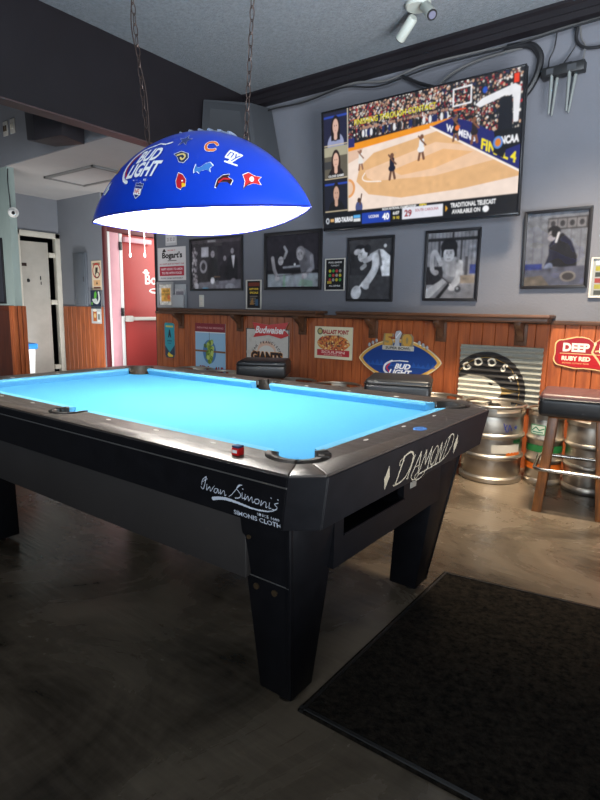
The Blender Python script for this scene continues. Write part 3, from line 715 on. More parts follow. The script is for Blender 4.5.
# laces along the ridge
for k in range(6):
    u = -0.08 + k * 0.085
    bm = NB(); tube(bm, [tuple(float(x) for x in lamp_pt(u, math.pi / 2 + a, 0.004)) for a in (-.14, -.07, 0, .07, .14)], 0.007, 6); build('lace', bm, mat('lace_grey', S(128, 140, 160), 0.5), LP)
bm = NB(); tube(bm, [tuple(float(x) for x in lamp_pt(u, math.pi / 2, 0.005)) for u in np.linspace(-.08, .34, 12)], 0.004, 6); build('seam', bm, mat('lace_grey'), LP)
def decal(name, cv, u0, ph0, rot, size_w):
    """lay a masked print on the shade; centre u0, ph0; width in metres"""
    sw = size_w * (0.82 if name == 'emblem' else 1.0); sh = sw * cv.h / cv.w
    w0, h0 = lamp_wh(u0); rho = math.sqrt((w0 * math.sin(ph0)) ** 2 + (h0 * math.cos(ph0)) ** 2)
    p = np.array(lamp_pt(u0 - 1e-3, ph0)); q = np.array(lamp_pt(u0 + 1e-3, ph0)); su = np.linalg.norm(q - p) / 2e-3
    def f(U, V):
        x = (U - .5) * sw; y = (.5 - V) * sh; c, s = math.cos(rot), math.sin(rot)
        xr = x * c - y * s; yr = x * s + y * c
        return lamp_pt(u0 + xr / su, ph0 - yr / rho, 0.0025)
    return cv.mesh(name, f, mat('decal_ink', rough=0.35, attr=True), shade)
WHT, NVY, RED_ = (245, 245, 245), (20, 28, 80), (190, 28, 40)
def cvs(w_=1.0, h_=1.0, n=56): return Canvas(w_, h_, n, masked=True)
def blob(cv, P, col, out=WHT, k=1.10):
    P = np.array(P, float); c = P.mean(0); cv.poly(c + (P - c) * k, out); cv.poly(P, col)
# big lettering
cv = Canvas(1.0, 0.62, 200, masked=True)
cv.line([(.34, .06), (.16, .16), (.07, .34), (.12, .52), (.26, .60)], 0.055, WHT, smooth=6); cv.line([(.30, .14), (.16, .26), (.13, .40), (.20, .52)], 0.035, (200, 40, 60), smooth=6)
cv.line([(.38, .05), (.56, .04), (.66, .02), (.78, .05), (.90, .02)], 0.03, WHT, smooth=4)
cv.text('BUD', 0.56, 0.22, 0.20, WHT, bold=0.035, shear=0.35, width=0.50, outline=(30, 60, 170), ow=0.012); cv.text('LIGHT', 0.56, 0.44, 0.20, WHT, bold=0.035, shear=0.35, width=0.74, outline=(30, 60, 170), ow=0.012)
cv.text('SUPER BOWL SUNDAY', 0.58, 0.59, 0.035, WHT, width=0.40)
DEC = []
DEC.append(('lettering', cv, -0.175, 2.515, -0.10, 0.30))
cv = cvs(.8, 1.0); blob(cv, [(.08, .12), (.25, .16), (.4, .08), (.55, .16), (.72, .12), (.7, .7), (.4, .92), (.1, .7)], (24, 44, 120)); cv.rect(.12, .68, .42, .74, WHT); cv.text('NFL', .4, .57, .24, RED_, bold=.03, width=.46)
for k in range(4): cv.ell(.2 + k * .13, .28, .03, .03, WHT)
DEC.append(('emblem', cv, -0.150, 2.91, -0.2, 0.075))
cv = cvs(); P = [(.5 + (.46 if i % 2 == 0 else .19) * math.sin(i * math.pi / 5), .5 - (.46 if i % 2 == 0 else .19) * math.cos(i * math.pi / 5)) for i in range(10)]; blob(cv, P, (40, 60, 120)); DEC.append(('emblem', cv, 0.134, 2.252, 0.0, 0.09))
cv = cvs(); cv.line([(.82, .3), (.55, .16), (.22, .3), (.16, .55), (.36, .78), (.72, .74), (.82, .66)], 0.22, WHT, smooth=6); cv.line([(.82, .3), (.55, .16), (.22, .3), (.16, .55), (.36, .78), (.72, .74), (.82, .66)], 0.15, (226, 110, 40), smooth=6); DEC.append(('emblem', cv, 0.357, 2.321, 0.0, 0.085))
cv = cvs(1.2, 1.0); blob(cv, [(.05, .25), (.5, .1), (1.05, .3), (1.15, .6), (.9, .9), (.55, .8), (.35, .5)], (24, 40, 80)); cv.line([(.3, .35), (.7, .3), (.9, .5), (.75, .68), (.6, .55)], 0.11, (220, 196, 120), smooth=5); DEC.append(('emblem', cv, 0.168, 2.546, 0.1, 0.10))
cv = cvs(1.5, 1.0); blob(cv, [(.08, .55), (.2, .2), (.34, .5), (.6, .42), (.85, .25), (1.2, .18), (1.42, .42), (1.2, .62), (1.25, .88), (1.0, .7), (.6, .72), (.5, .9), (.3, .72), (.1, .82)], (60, 120, 190)); DEC.append(('emblem', cv, 0.362, 2.668, 0.2, 0.11))
cv = cvs(1.1, 1.0); cv.text('ny', .52, .45, .6, WHT, bold=.07, shear=.2, width=.9, outline=WHT, ow=.05); cv.rect(.1, .98, .78, .9, WHT); cv.text('ny', .52, .45, .56, (50, 70, 170), bold=0.0, shear=.2, width=.78); DEC.append(('emblem', cv, 0.532, 2.425, -0.05, 0.095))
cv = cvs(.9, 1.1); blob(cv, [(.15, .1), (.45, .2), (.7, .45), (.75, .8), (.6, .72), (.5, .95), (.25, .85), (.12, .55)], (180, 24, 40)); cv.poly([(.5, .62), (.74, .66), (.74, .82), (.55, .86)], (240, 190, 40)); cv.ell(.5, .52, .05, .04, WHT); DEC.append(('emblem', cv, 0.226, 2.858, 0.0, 0.085))
cv = cvs(1.2, 1.0); blob(cv, [(.1, .85), (.2, .45), (.5, .2), (.9, .12), (.8, .3), (1.1, .45), (1.0, .75), (.8, .6), (.5, .6), (.35, .65), (.2, .9)], (50, 20, 24)); cv.line([(.3, .6), (.55, .4), (.9, .4)], .09, (190, 30, 40)); DEC.append(('emblem', cv, 0.518, 2.806, 0.1, 0.10))
cv = cvs(1.2, 1.0); blob(cv, [(.1, .3), (.4, .15), (.7, .28), (1.1, .3), (.95, .5), (1.1, .75), (.7, .7), (.4, .8), (.2, .9), (.25, .6)], (196, 40, 44)); cv.ell(.6, .48, .12, .14, WHT); cv.seg((.15, .95), (.5, .7), .06, (60, 50, 50)); DEC.append(('emblem', cv, 0.678, 2.697, 0.2, 0.105))
cv = cvs(1.2, .8); blob(cv, [(.1, .5), (.4, .15), (1.1, .2), (.8, .45), (1.0, .6), (.4, .7)], (230, 232, 236), (230, 232, 236)); cv.line([(.25, .5), (.7, .4)], .07, (60, 110, 70)); DEC.append(('emblem', cv, -0.615, 2.627, 0.1, 0.11))
cv = cvs(.8, .8); blob(cv, [(.1, .4), (.4, .1), (.7, .3), (.6, .7), (.3, .7)], (190, 150, 70)); DEC.append(('emblem', cv, -0.537, 2.321, 0.0, 0.06))
cv = cvs(.8, .8); blob(cv, [(.1, .4), (.4, .1), (.7, .3), (.6, .7), (.3, .7)], (190, 60, 50)); DEC.append(('emblem', cv, -0.858, 2.535, 0.0, 0.05))
for a in DEC: decal(*a)
# bulbs with sockets
for x in (-0.24, 0.24):
    bm = NB(); lathe(bm, [(0.0, -.06), (0.02, -.055), (0.034, -.03), (0.036, -.005), (0.026, .025), (0.016, .045), (0.016, .06)], (LX + x, LY, LZ + 0.13), 20); b = build('bulb', bm, M['bulb'], LP)
    bm = NB(); tube(bm, [(LX + x, LY, LZ + .185), (LX + x, LY, LZ + .25)], 0.02, 14); tube(bm, [(LX + x, LY, LZ + .25), (LX + x, LY + .02, LZ + .295)], 0.006, 8); build('socket', bm, M['white'], LP)
for x, z in ((-0.409, 1.41), (-0.300, 1.405)):
    bm = NB(); tube(bm, [(x, LY, 1.60), (x, LY, z)], 0.0017, 6); lathe(bm, [(0.0, -.018), (0.005, -.015), (0.006, -.005), (0.002, .004)], (x, LY, z), 10); build('pull_cord', bm, M['white'], LP)
def chain(p0, p1):
    p0, p1 = Vector(p0), Vector(p1); n = int((p1 - p0).length / 0.044); bm = NB(); d = (p1 - p0).normalized()
    a = d.orthogonal().normalized(); b = d.cross(a)
    for i in range(n):
        c = p0 + (p1 - p0) * (i + .5) / n; s = a if i % 2 else b
        s = (a * math.cos(.6) + b * math.sin(.6)) if i % 2 else (-a * math.sin(.6) + b * math.cos(.6))
        P = [c + d * (0.027 * math.sin(t)) * (1 if True else 1) + s * (0.0095 * math.cos(t)) for t in [2 * math.pi * k / 14 for k in range(14)]]
        tube(bm, P, 0.0021, 5, closed=True)
    build('chain', bm, M['iron'], LP)
HK = [tuple(float(v) for v in lamp_pt(u, math.pi / 2)) for u in (-0.43, 0.465)]
TOPS = []
for (x, y, z), sl in zip(HK, (-0.130, 0.068)):
    top = (x + sl * (ZC - z), y, ZC - .004); TOPS.append(top); chain((x, y, z + .02), top)
    bm = NB(); tube(bm, [(x + .012 * math.cos(t), y, z + .010 + .018 * math.sin(t)) for t in [2 * math.pi * k / 12 for k in range(12)]], 0.003, 6, closed=True); build('eye_hook', bm, M['iron'], LP)
    bm = NB(); lathe(bm, [(0, -.03), (.02, -.03), (.02, -.001), (0, -.001)], (top[0], y, ZC), 12); build('ceiling_hook', bm, M['iron'], LP)
a, b = Vector(HK[0]), Vector(TOPS[0]); bm = NB()
tube(bm, spline([a.lerp(b, t) + Vector((d, d * .6, 0)) for t, d in ((0, .006), (.2, .016), (.4, -.014), (.6, .016), (.8, -.012), (1, 0))], 8), 0.0026, 6); build('power_cord', bm, M['iron'], LP)

# ------------------------------------------------------------------ television
TV = thing('television', 'large flat television on the wall showing a basketball game', 'television', (-0.16, 2.45, 2.31))
tx0, tx1, tz0, tz1, ty, tilt = -0.985, 0.657, 1.838, 2.785, 2.47, 0.07
def tvp(x, z, d=0.0): return (x, ty - tilt * (z - tz0) / (tz1 - tz0) - d, z)
bm = NB(); hexa(bm, [tvp(tx0, tz0), tvp(tx1, tz0), tvp(tx1, tz0, -.05), tvp(tx0, tz0, -.05)], [tvp(tx0, tz1), tvp(tx1, tz1), tvp(tx1, tz1, -.05), tvp(tx0, tz1, -.05)], 0.004)
box(bm, -0.6, 0.28, 2.47, 2.53, 1.95, 2.5, 0.02); build('housing', bm, M['black'], TV)
bz = 0.012; bm = NB()
for a in ((tx0, tx1, tz0, tz0 + .022), (tx0, tx1, tz1 - bz, tz1), (tx0, tx0 + bz, tz0, tz1), (tx1 - bz, tx1, tz0, tz1)):
    hexa(bm, [tvp(a[0], a[2], .006), tvp(a[1], a[2], .006), tvp(a[1], a[2], -.004), tvp(a[0], a[2], -.004)], [tvp(a[0], a[3], .006), tvp(a[1], a[3], .006), tvp(a[1], a[3], -.004), tvp(a[0], a[3], -.004)], 0.001)
build('bezel', bm, M['blackgloss'], TV)
bm = NB(); box(bm, -0.35, 0.03, 2.52, 2.645, 2.15, 2.45, 0.01); build('wall_bracket', bm, M['black'], TV)
Wd, Hd = 16.0, 9.2
cv = Canvas(Wd, Hd, 36, (22, 22, 30))
def U(u, v): return (u * Wd, v * Hd)
def up(P): return [U(*p) for p in P]
# crowd
cv.rect(0.152 * Wd, Wd, 0, 0.55 * Hd, (26, 26, 34))
cr = np.random.default_rng(3); pal = [(200, 190, 180), (230, 226, 222), (120, 30, 40), (170, 40, 50), (34, 40, 80), (60, 60, 70), (150, 120, 100), (90, 70, 60), (20, 20, 24), (215, 170, 140)]
for k in range(2400):
    u = cr.uniform(0.154, 0.995); v = cr.uniform(0.0, 0.27 + max(0, (u - .62)) * 0.85); c = pal[cr.integers(len(pal))]
    cv.ell(u * Wd, v * Hd, cr.uniform(.04, .09), cr.uniform(.04, .11), c)
for k in range(60):   # bench row
    u = cr.uniform(0.2, 0.70); v = 0.235 - (u - .2) * .02; c = [(25, 25, 30), (230, 230, 232), (60, 50, 50), (30, 40, 90)][cr.integers(4)]
    cv.ell(u * Wd, v * Hd, .11, .28, c); cv.ell(u * Wd, (v - .045) * Hd, .08, .09, (170, 130, 110)); cv.seg(U(u, v + .03), U(u + .005, v + .055), .07, (30, 26, 26))
# court
wood = (228, 180, 128)
cv.poly(up([(.152, .34), (.66, .275), (1.0, .70), (1.0, .88), (.152, .88)]), wood)
cv.poly(up([(.152, .305), (.70, .245), (.72, .285), (.152, .365)]), (240, 150, 30))
cv.poly(up([(.152, .365), (.60, .295), (.645, .32), (.30, .405), (.22, .50), (.20, .62), (.27, .74), (.45, .80), (.75, .785), (1.0, .74), (1.0, .88), (.152, .88)]), (242, 222, 208))
cv.poly(up([(.152, .36), (.24, .35), (.22, .42), (.152, .46)]), (226, 190, 165))
cv.poly(up([(.25, .54), (.62, .405), (.78, .47), (.90, .60), (.62, .66), (.30, .635), (.262, .60)]), (240, 200, 165))
cv.poly(up([(.40, .57), (.66, .465), (.80, .52), (.62, .60), (.45, .62)]), (236, 184, 130))
cv.line(up([(.25, .56), (.235, .60), (.26, .63), (.34, .645)]), .09, (250, 236, 224), smooth=4)
cv.ell(0.152 * Wd, .67 * Hd, .65, .75, (230, 160, 100)); cv.ell(0.152 * Wd, .67 * Hd, .45, .55, (236, 200, 172)); cv.rect(0, 0.152 * Wd, 0, Hd, (20, 20, 26))
# baseline apron
cv.poly(up([(.60, .285), (.70, .245), (.78, .30), (1.0, .52), (1.0, .70)]), (30, 36, 110))
cv.seg(U(.595, .285), U(1.0, .705), .12, (250, 240, 232))
def along(s, P0, P1, size, col, bold=.03, dv=0, width=None):
    (x0, y0), (x1, y1) = U(*P0), U(*P1); a = math.atan2(y1 - y0, x1 - x0); cv.text(s, (x0 + x1) / 2, (y0 + y1) / 2, size, col, bold=bold, rot=a, width=width or math.hypot(x1 - x0, y1 - y0), shear=-.5)
along("WOMEN'S", (.665, .305), (.81, .43), .42, (238, 238, 246)); along('FINAL 4', (.825, .465), (.99, .615), .62, (246, 226, 40))
# hoop and stanchion
cv.poly(up([(.80, .19), (.83, .155), (.965, .10), (.99, .13), (.985, .36), (.965, .36), (.96, .19), (.93, .165), (.82, .215)]), (232, 232, 236))
cv.poly(up([(.905, .19), (.955, .17), (.965, .43), (.93, .60), (.885, .55), (.90, .42)]), (16, 18, 30)); cv.poly(up([(.885, .40), (1.0, .40), (1.0, .52), (.90, .56)]), (16, 16, 24))
cv.text('NCAA', .955 * Wd, .475 * Hd, .48, (240, 240, 244), bold=.05, width=1.2); cv.ell(.905 * Wd, .485 * Hd, .33, .4, (90, 140, 210)); cv.ell(.905 * Wd, .485 * Hd, .2, .26, (220, 130, 40))
for a, b in (((.70, .05), (.78, .045)), ((.78, .045), (.78, .165)), ((.78, .165), (.70, .17)), ((.70, .17), (.70, .05))): cv.seg(U(*a), U(*b), .10, (236, 236, 240))
cv.seg(U(.705, .20), U(.755, .20), .10, (230, 90, 40)); cv.ell(.84 * Wd, .10 * Hd, .16, .2, (30, 80, 190))
# players
def player(u, v, h, shirt, skin=(140, 96, 72), lean=0.0):
    x, y = U(u, v); 
    cv.seg((x - .10 * h, y), (x - .02 * h, y - .45 * h), .11 * h, skin); cv.seg((x + .13 * h, y - .02 * h), (x + .03 * h, y - .45 * h), .11 * h, skin)
    cv.seg((x, y - .45 * h), (x + lean * h, y - .75 * h), .22 * h, shirt); cv.seg((x - .04 * h, y - .42 * h), (x + .04 * h, y - .42 * h), .24 * h, shirt)
    cv.seg((x + lean * h, y - .75 * h), (x + (lean + .18) * h, y - .56 * h), .07 * h, skin); cv.seg((x + lean * h, y - .75 * h), (x + (lean - .15) * h, y - .95 * h), .07 * h, skin); cv.ell(x + lean * h, y - .91 * h, .085 * h, .10 * h, skin)
player(.40, .64, 1.9, (26, 28, 50), (110, 76, 60)); player(.55, .52, 1.75, (236, 236, 238), (120, 80, 60), .03); player(.225, .525, 1.5, (236, 232, 226), (150, 110, 90)); player(.715, .42, 1.6, (24, 24, 30), (120, 84, 64)); player(.80, .46, 1.7, (40, 30, 34), (130, 84, 60))
cv.ell(.722 * Wd, .33 * Hd, .16, .17, (230, 110, 40)); x, y = U(.215, .84); cv.ell(x, y, .34, .5, (70, 80, 130)); cv.ell(x, y - .55, .16, .2, (70, 50, 44)); cv.seg((x + .1, y - .2), (x + .25, y - 1.0), .12, (90, 66, 56))
# title and bug
cv.text('FINISHING THROUGH CONTACT', .405 * Wd, .132 * Hd, .42, (232, 224, 50), bold=.01, width=.43 * Wd)
cv.rect(.955 * Wd, .985 * Wd, .03 * Hd, .10 * Hd, (40, 12, 12)); cv.rect(.960 * Wd, .980 * Wd, .035 * Hd, .095 * Hd, (240, 60, 24)); cv.rect(.135 * Wd, .19 * Wd, .255 * Hd, .33 * Hd, (40, 44, 110))
# three commentators
for k, (skin, hair, top, bgc) in enumerate((((214, 176, 160), (26, 20, 22), (150, 156, 190), (30, 32, 60)), ((222, 180, 160), (40, 26, 24), (30, 26, 28), (96, 90, 78)), ((200, 160, 140), (30, 24, 26), (22, 22, 26), (28, 30, 44)))):
    y0 = (0.01 + k * .285) * Hd; y1 = y0 + .268 * Hd; cx = .078 * Wd; cv.rect(.008 * Wd, .147 * Wd, y0, y1, bgc); hh = y1 - y0
    if k == 1: cv.rect(.008 * Wd, .147 * Wd, y0, y0 + .3 * hh, (170, 164, 140)); cv.rect(.008 * Wd, .05 * Wd, y0 + .45 * hh, y0 + .7 * hh, (60, 60, 62))
    if k != 1: cv.rect(.008 * Wd, .147 * Wd, y0 + .10 * hh, y0 + .16 * hh, (40, 70, 170))
    cv.ell(cx, y0 + 1.02 * hh, .80, .38 * hh, top)
    if k != 2: cv.ell(cx, y0 + .5 * hh, .44, .40 * hh, hair); cv.rect(cx - .44, cx + .44, y0 + .5 * hh, y0 + .88 * hh, hair)
    else: cv.ell(cx, y0 + .36 * hh, .33, .28 * hh, hair)
    cv.seg((cx, y0 + .6 * hh), (cx, y0 + .8 * hh), .3, skin); cv.ell(cx, y0 + .45 * hh, .27, .24 * hh, skin)
    for s in (-1, 1): cv.ell(cx + s * .1, y0 + .42 * hh, .035, .02 * hh, (50, 34, 34))
    cv.seg((cx - .07, y0 + .57 * hh), (cx + .07, y0 + .57 * hh), .035, (170, 90, 90))
    cv.rect(.008 * Wd, .147 * Wd, y1, y1 + .07, (206, 190, 160))
    if k == 1: cv.text('CLOSE GAME', cx, y1 - .16, .16, (240, 240, 240), bold=.03, width=1.5)
cv.rect(.148 * Wd, .153 * Wd, 0, .87 * Hd, (200, 190, 170))
# lower bar
cv.rect(0, Wd, .865 * Hd, Hd, (16, 17, 24)); cv.poly(up([(.152, .865), (.60, .865), (1, .865), (1, .875), (.152, .90)]), (16, 17, 24))
cv.ell(.022 * Wd, .935 * Hd, .17, .24, (200, 205, 215)); cv.ell(.022 * Wd, .935 * Hd, .09, .15, (16, 17, 24)); cv.rect(.04 * Wd, .062 * Wd, .92 * Hd, .945 * Hd, (216, 170, 110))
cv.text('BIRD-TAURASI', .122 * Wd, .933 * Hd, .36, (236, 238, 244), bold=.05, width=1.75); cv.rect(.182 * Wd, .222 * Wd, .905 * Hd, .93 * Hd, (90, 170, 230)); cv.rect(.182 * Wd, .222 * Wd, .935 * Hd, .96 * Hd, (220, 222, 226))
cv.rect(.232 * Wd, .392 * Wd, .895 * Hd, .985 * Hd, (28, 64, 170)); cv.text('UCONN', .30 * Wd, .93 * Hd, .22, (240, 240, 246), bold=.03, width=.9); cv.text('40', .368 * Wd, .94 * Hd, .48, (250, 250, 252), bold=.04, width=.62)
cv.text("NCAA NATIONAL CHAMPIONSHIP", .44 * Wd, .878 * Hd, .17, (236, 236, 236), bold=.03, width=2.9); cv.text('ESPN', .565 * Wd, .876 * Hd, .17, (236, 210, 70), bold=.04, width=.55)
cv.text('6:07', .425 * Wd, .92 * Hd, .22, (240, 240, 240), bold=.03, width=.55); cv.text('20  3Q', .425 * Wd, .96 * Hd, .17, (236, 210, 70), bold=.03, width=.55)
cv.rect(.458 * Wd, .665 * Wd, .885 * Hd, .978 * Hd, (226, 226, 236)); cv.text('29', .489 * Wd, .932 * Hd, .48, (150, 30, 44), bold=.04, width=.62); cv.text('SOUTH CAROLINA', .585 * Wd, .915 * Hd, .19, (170, 60, 74), bold=.02, width=1.9)
cv.text('TRADITIONAL TELECAST', .805 * Wd, .905 * Hd, .30, (240, 240, 242), bold=.03, width=3.3); cv.text('AVAILABLE ON', .775 * Wd, .955 * Hd, .28, (240, 240, 242), bold=.03, width=2.1); cv.ell(.865 * Wd, .955 * Hd, .22, .22, (240, 240, 244)); cv.poly(up([(.678, .90), (.688, .925), (.678, .95)]), (230, 170, 60))
cv.soften(1.0, 0.035, 10)
def tvmap(Uu, V):
    x = tx0 + bz + (tx1 - tx0 - 2 * bz) * Uu; z = tz1 - bz - (tz1 - tz0 - bz - .022) * V
    return (x, ty - tilt * (z - tz0) / (tz1 - tz0) - 0.002, z)
cv.mesh('screen', tvmap, M['screen'], TV)

# ------------------------------------------------------------------ framed pictures on the wall
def framed(name, label, cat, x0, x1, z0, z1, cv, fw=0.022, fm=None, group=None, glass=True, dep=0.02, roll=0.0, y=YW, ink=1.15):
    cx, cz = (x0 + x1) / 2, (z0 + z1) / 2
    t = thing(name, label, cat, (cx, y - 0.001, cz), group)
    bm = NB(); yo, yi = y - dep - .002, y - 0.002
    for P in ([(x0, z0), (x1, z0), (x1 - fw, z0 + fw), (x0 + fw, z0 + fw)], [(x0, z1), (x1, z1), (x1 - fw, z1 - fw), (x0 + fw, z1 - fw)], [(x0, z0), (x0, z1), (x0 + fw, z1 - fw), (x0 + fw, z0 + fw)], [(x1, z0), (x1, z1), (x1 - fw, z1 - fw), (x1 - fw, z0 + fw)]):
        prism(bm, P, yo, yi, 'y', bev=0.002)
    build('frame', bm, fm or M['frame'], t)
    if glass and dep > .018 and fw < .035: cv.c *= ink; cv.soften(1.25, 0.20, 9); cv.noise(0.05)
    cv.mesh('print', on_wall(x0 + fw * .8, x1 - fw * .8, z0 + fw * .8, z1 - fw * .8, y - 0.007), M['print'], t)
    if glass: build('glass', box(NB(), x0 + fw * .8, x1 - fw * .8, y - 0.0125, y - 0.0105, z0 + fw * .8, z1 - fw * .8), M['wavy'] if roll else M['glass'], t, smooth=False)
    if roll:
        R_ = Matrix.Translation((0, -.008, 0)) @ Matrix.Rotation(.03, 4, 'X') @ Matrix.Rotation(roll, 4, 'Y')     # hangs a little forward
        for c in t.children: c.data.transform(R_)
    return t
def head(cv, x, y, r, sk, hair, tilt=0.0, face=1):
    cv.ell(x, y - r * .25, r * 1.0, r * 1.05, hair, tilt); cv.ell(x + face * r * .12, y + r * .15, r * .78, r * .95, sk, tilt)
    for s in (-.3, .38): cv.ell(x + face * r * .15 + s * r, y + r * .05, r * .13, r * .07, (40, 38, 40)); cv.seg((x + face * r * .15 + s * r - r * .18, y - r * .15), (x + face * r * .15 + s * r + r * .18, y - r * .17), r * .09, (50, 48, 50))
    cv.seg((x + face * r * .2, y + r * .1), (x + face * r * .26, y + r * .42), r * .1, tuple(int(c * .75) for c in sk)); cv.seg((x + face * r * .02, y + r * .68), (x + face * r * .38, y + r * .68), r * .1, (90, 80, 84))
# 1: group of people in dark clothes round a table
cv = Canvas(76, 52, 2.6, (52, 46, 52)); cv.rect(0, 76, 0, 4, (74, 66, 72)); cv.rect(26, 38, 1, 3, (150, 145, 150)); cv.rect(16, 27, 8, 18, (176, 172, 180)); cv.noise(.06, 2)
for k in range(60): cv.ell(rng.uniform(1, 9), rng.uniform(8, 50), rng.uniform(.5, 1.6), rng.uniform(.8, 2.4), [(140, 130, 136), (90, 82, 88), (176, 168, 172)][k % 3])
cv.ell(19, 28, 4.5, 5.5, (150, 146, 152), ring=2.2)
for x, y, r, b in ((33, 15, 3.6, (34, 30, 36)), (51, 20, 2.6, (40, 35, 40)), (62, 13, 2.8, (30, 27, 32))):
    cv.poly([(x - 8, 48), (x - 7, y + 8), (x - 2, y + 4), (x + 3, y + 4), (x + 8, y + 9), (x + 8, 48)], b); head(cv, x, y, r, (160, 152, 158), (50, 44, 50))
cv.poly([(61, 18), (66, 18), (64, 31)], (190, 186, 192)); cv.ell(64, 44, 4, 3, (120, 112, 118)); cv.seg((36, 39), (44, 39), 1, (120, 90, 70))
cv.poly([(4, 52), (12, 45), (76, 42), (76, 52)], (120, 116, 124)); cv.ell(33, 43, 3, 3.4, (210, 208, 214)); cv.ell(40, 45, 2.6, 2.6, (90, 84, 90)); cv.ell(59, 50, 7, 4, (150, 148, 156)); cv.ell(8, 49, 3, 4, (190, 186, 192)); cv.ell(22, 51, 5, 1, (90, 150, 180))
framed('framed_photo', 'wide black framed photo of a group of people in dark suits', 'framed photo', -2.885, -2.095, 1.345, 1.90, cv)
# 2: two men leaning over a table
cv = Canvas(66, 50, 2.8, (40, 36, 42)); cv.noise(.05, 2)
cv.poly([(2, 50), (2, 37), (64, 33), (64, 50)], (150, 156, 162)); cv.rect(0, 66, 33, 37, (24, 22, 26))
cv.poly([(8, 26), (18, 18), (24, 24), (22, 36), (10, 38)], (34, 30, 36)); cv.line([(8, 22), (10, 32), (14, 40)], 4, (150, 146, 150)); head(cv, 18, 24, 4.2, (170, 166, 170), (30, 27, 30), .2); cv.line([(23, 22), (26, 16), (23, 12)], 2.6, (150, 148, 152)); cv.ell(14, 41, 3, 2.6, (180, 176, 180))
cv.poly([(40, 22), (48, 14), (58, 20), (60, 34), (44, 36)], (96, 94, 100)); head(cv, 43, 19, 5.4, (160, 156, 160), (120, 116, 120), -.2, -1); cv.line([(56, 22), (57, 32), (49, 39)], 4, (130, 128, 134)); cv.ell(48, 39, 3.2, 2.6, (186, 182, 186))
cv.seg((22, 31), (42, 30), 1.6, (150, 150, 156)); cv.seg((14, 39), (56, 36), 1.0, (90, 86, 90)); cv.ell(36, 28.5, 1.1, 1.1, (220, 220, 224))
for x, c in ((21, (120, 170, 130)), (34, (140, 140, 150)), (44, (150, 130, 140))): cv.poly([(x, 50), (x + 1, 38), (x + 3, 38), (x + 4, 50)], c, .6)
cv.poly([(40, 48), (44, 42), (58, 44), (58, 50)], (120, 160, 130), .6)
framed('framed_photo', 'black framed photo of two men bending over a table, left of the television', 'framed photo', -1.805, -1.115, 1.345, 1.893, cv, fw=.03)
# 3: man in a vest stretching out a round paddle
cv = Canvas(42, 50.5, 3.4, (44, 43, 46)); cv.noise(.06, 3); cv.rect(0, 42, 0, 12, (56, 55, 58)); cv.rect(0, 42, 30, 50.5, (58, 57, 60))
cv.ell(35, 6.5, 1.3, 1.3, (214, 214, 216)); cv.poly([(20, 13), (29, 9), (36, 12), (40, 16), (40, 29), (33, 30), (30, 22), (26, 20)], (150, 150, 154)); cv.poly([(29, 9), (33, 9.5), (40, 15), (40, 31), (33, 31), (31.5, 23), (32.5, 17)], (208, 208, 212)); cv.poly([(28, 10), (30, 9), (33, 22), (31, 24)], (90, 90, 94))
cv.ell(12, 9.5, 6.6, 4.8, (28, 27, 30), .35); cv.ell(13.5, 13.2, 4.3, 5.6, (196, 195, 198), .45); cv.ell(8.2, 10.5, 3.6, 2.4, (178, 176, 180), -.2); cv.seg((11, 12), (13, 11.5), .7, (50, 48, 50)); cv.ell(12.2, 13, .7, .4, (40, 40, 42)); cv.seg((10.4, 14), (9.8, 16), .7, (140, 138, 140)); cv.seg((12, 17.6), (14, 17.2), .6, (90, 84, 86)); cv.ell(18, 8, 3.5, 3.5, (30, 29, 32)); cv.seg((16, 18), (21, 16), 4.5, (160, 158, 162))
cv.line([(26, 15), (26, 24), (22, 31), (18, 36)], 6.4, (190, 189, 193), smooth=4); cv.seg((18, 35), (15, 38), 5, (196, 195, 198))
for k in range(4): cv.seg((16 + k * 1.4, 37), (15.5 + k * 1.3, 41.5 - abs(k - 1.5) * .6), 1.5, (180, 178, 182))
cv.seg((13, 24), (16, 22), 3.4, (150, 150, 152)); cv.seg((13.5, 37.5), (10.5, 40.5), 1.6, (206, 206, 208)); cv.ell(7.8, 44.6, 4.9, 5.8, (206, 206, 210), .35); cv.ell(7.8, 44.6, 4.3, 5.2, (196, 196, 200), .35)
framed('framed_photo', 'tall black framed photo of a man holding out a round paddle under the television', 'framed photo', -0.838, -0.38, 1.24, 1.79, cv)
# 4: young person aiming a cue
cv = Canvas(41, 51, 3.4, (132, 131, 136)); cv.noise(.05, 3)
for k in range(14): cv.rect(k * 3, k * 3 + .7, 0, 30, (100, 98, 104))
cv.rect(0, 41, 4.5, 7, (34, 33, 36)); cv.rect(20, 21.5, 0, 6, (40, 38, 42)); cv.rect(9, 11, 7, 24, (60, 58, 62)); cv.rect(27, 28.5, 7, 22, (60, 58, 62)); cv.rect(31, 33.5, 19, 33, (70, 68, 72)); cv.rect(0, 14, 26, 40, (40, 38, 42))
cv.poly([(0, 51), (14, 34), (26, 40), (41, 40), (41, 51)], (118, 117, 122)); cv.poly([(0, 44), (15, 35), (18, 37), (3, 51), (0, 51)], (170, 170, 174)); cv.poly([(8, 51), (19, 38), (21, 39), (12, 51)], (30, 29, 32))
cv.poly([(12, 22), (17, 18), (26, 20), (30, 26), (28, 34), (20, 34), (14, 30)], (150, 149, 153)); cv.line([(12, 24), (7, 15), (4.5, 18), (5, 28), (8, 31)], 3.4, (176, 174, 178), smooth=4); cv.line([(27, 24), (27, 34), (22, 42)], 5, (176, 175, 178), smooth=3)
cv.ell(18, 11.5, 6.8, 6.4, (28, 26, 29)); cv.rect(12, 24.5, 12, 19, (28, 26, 29)); cv.ell(18, 17.2, 4.3, 5.6, (190, 188, 192)); cv.rect(13.5, 22.5, 10.5, 13.6, (28, 26, 29))
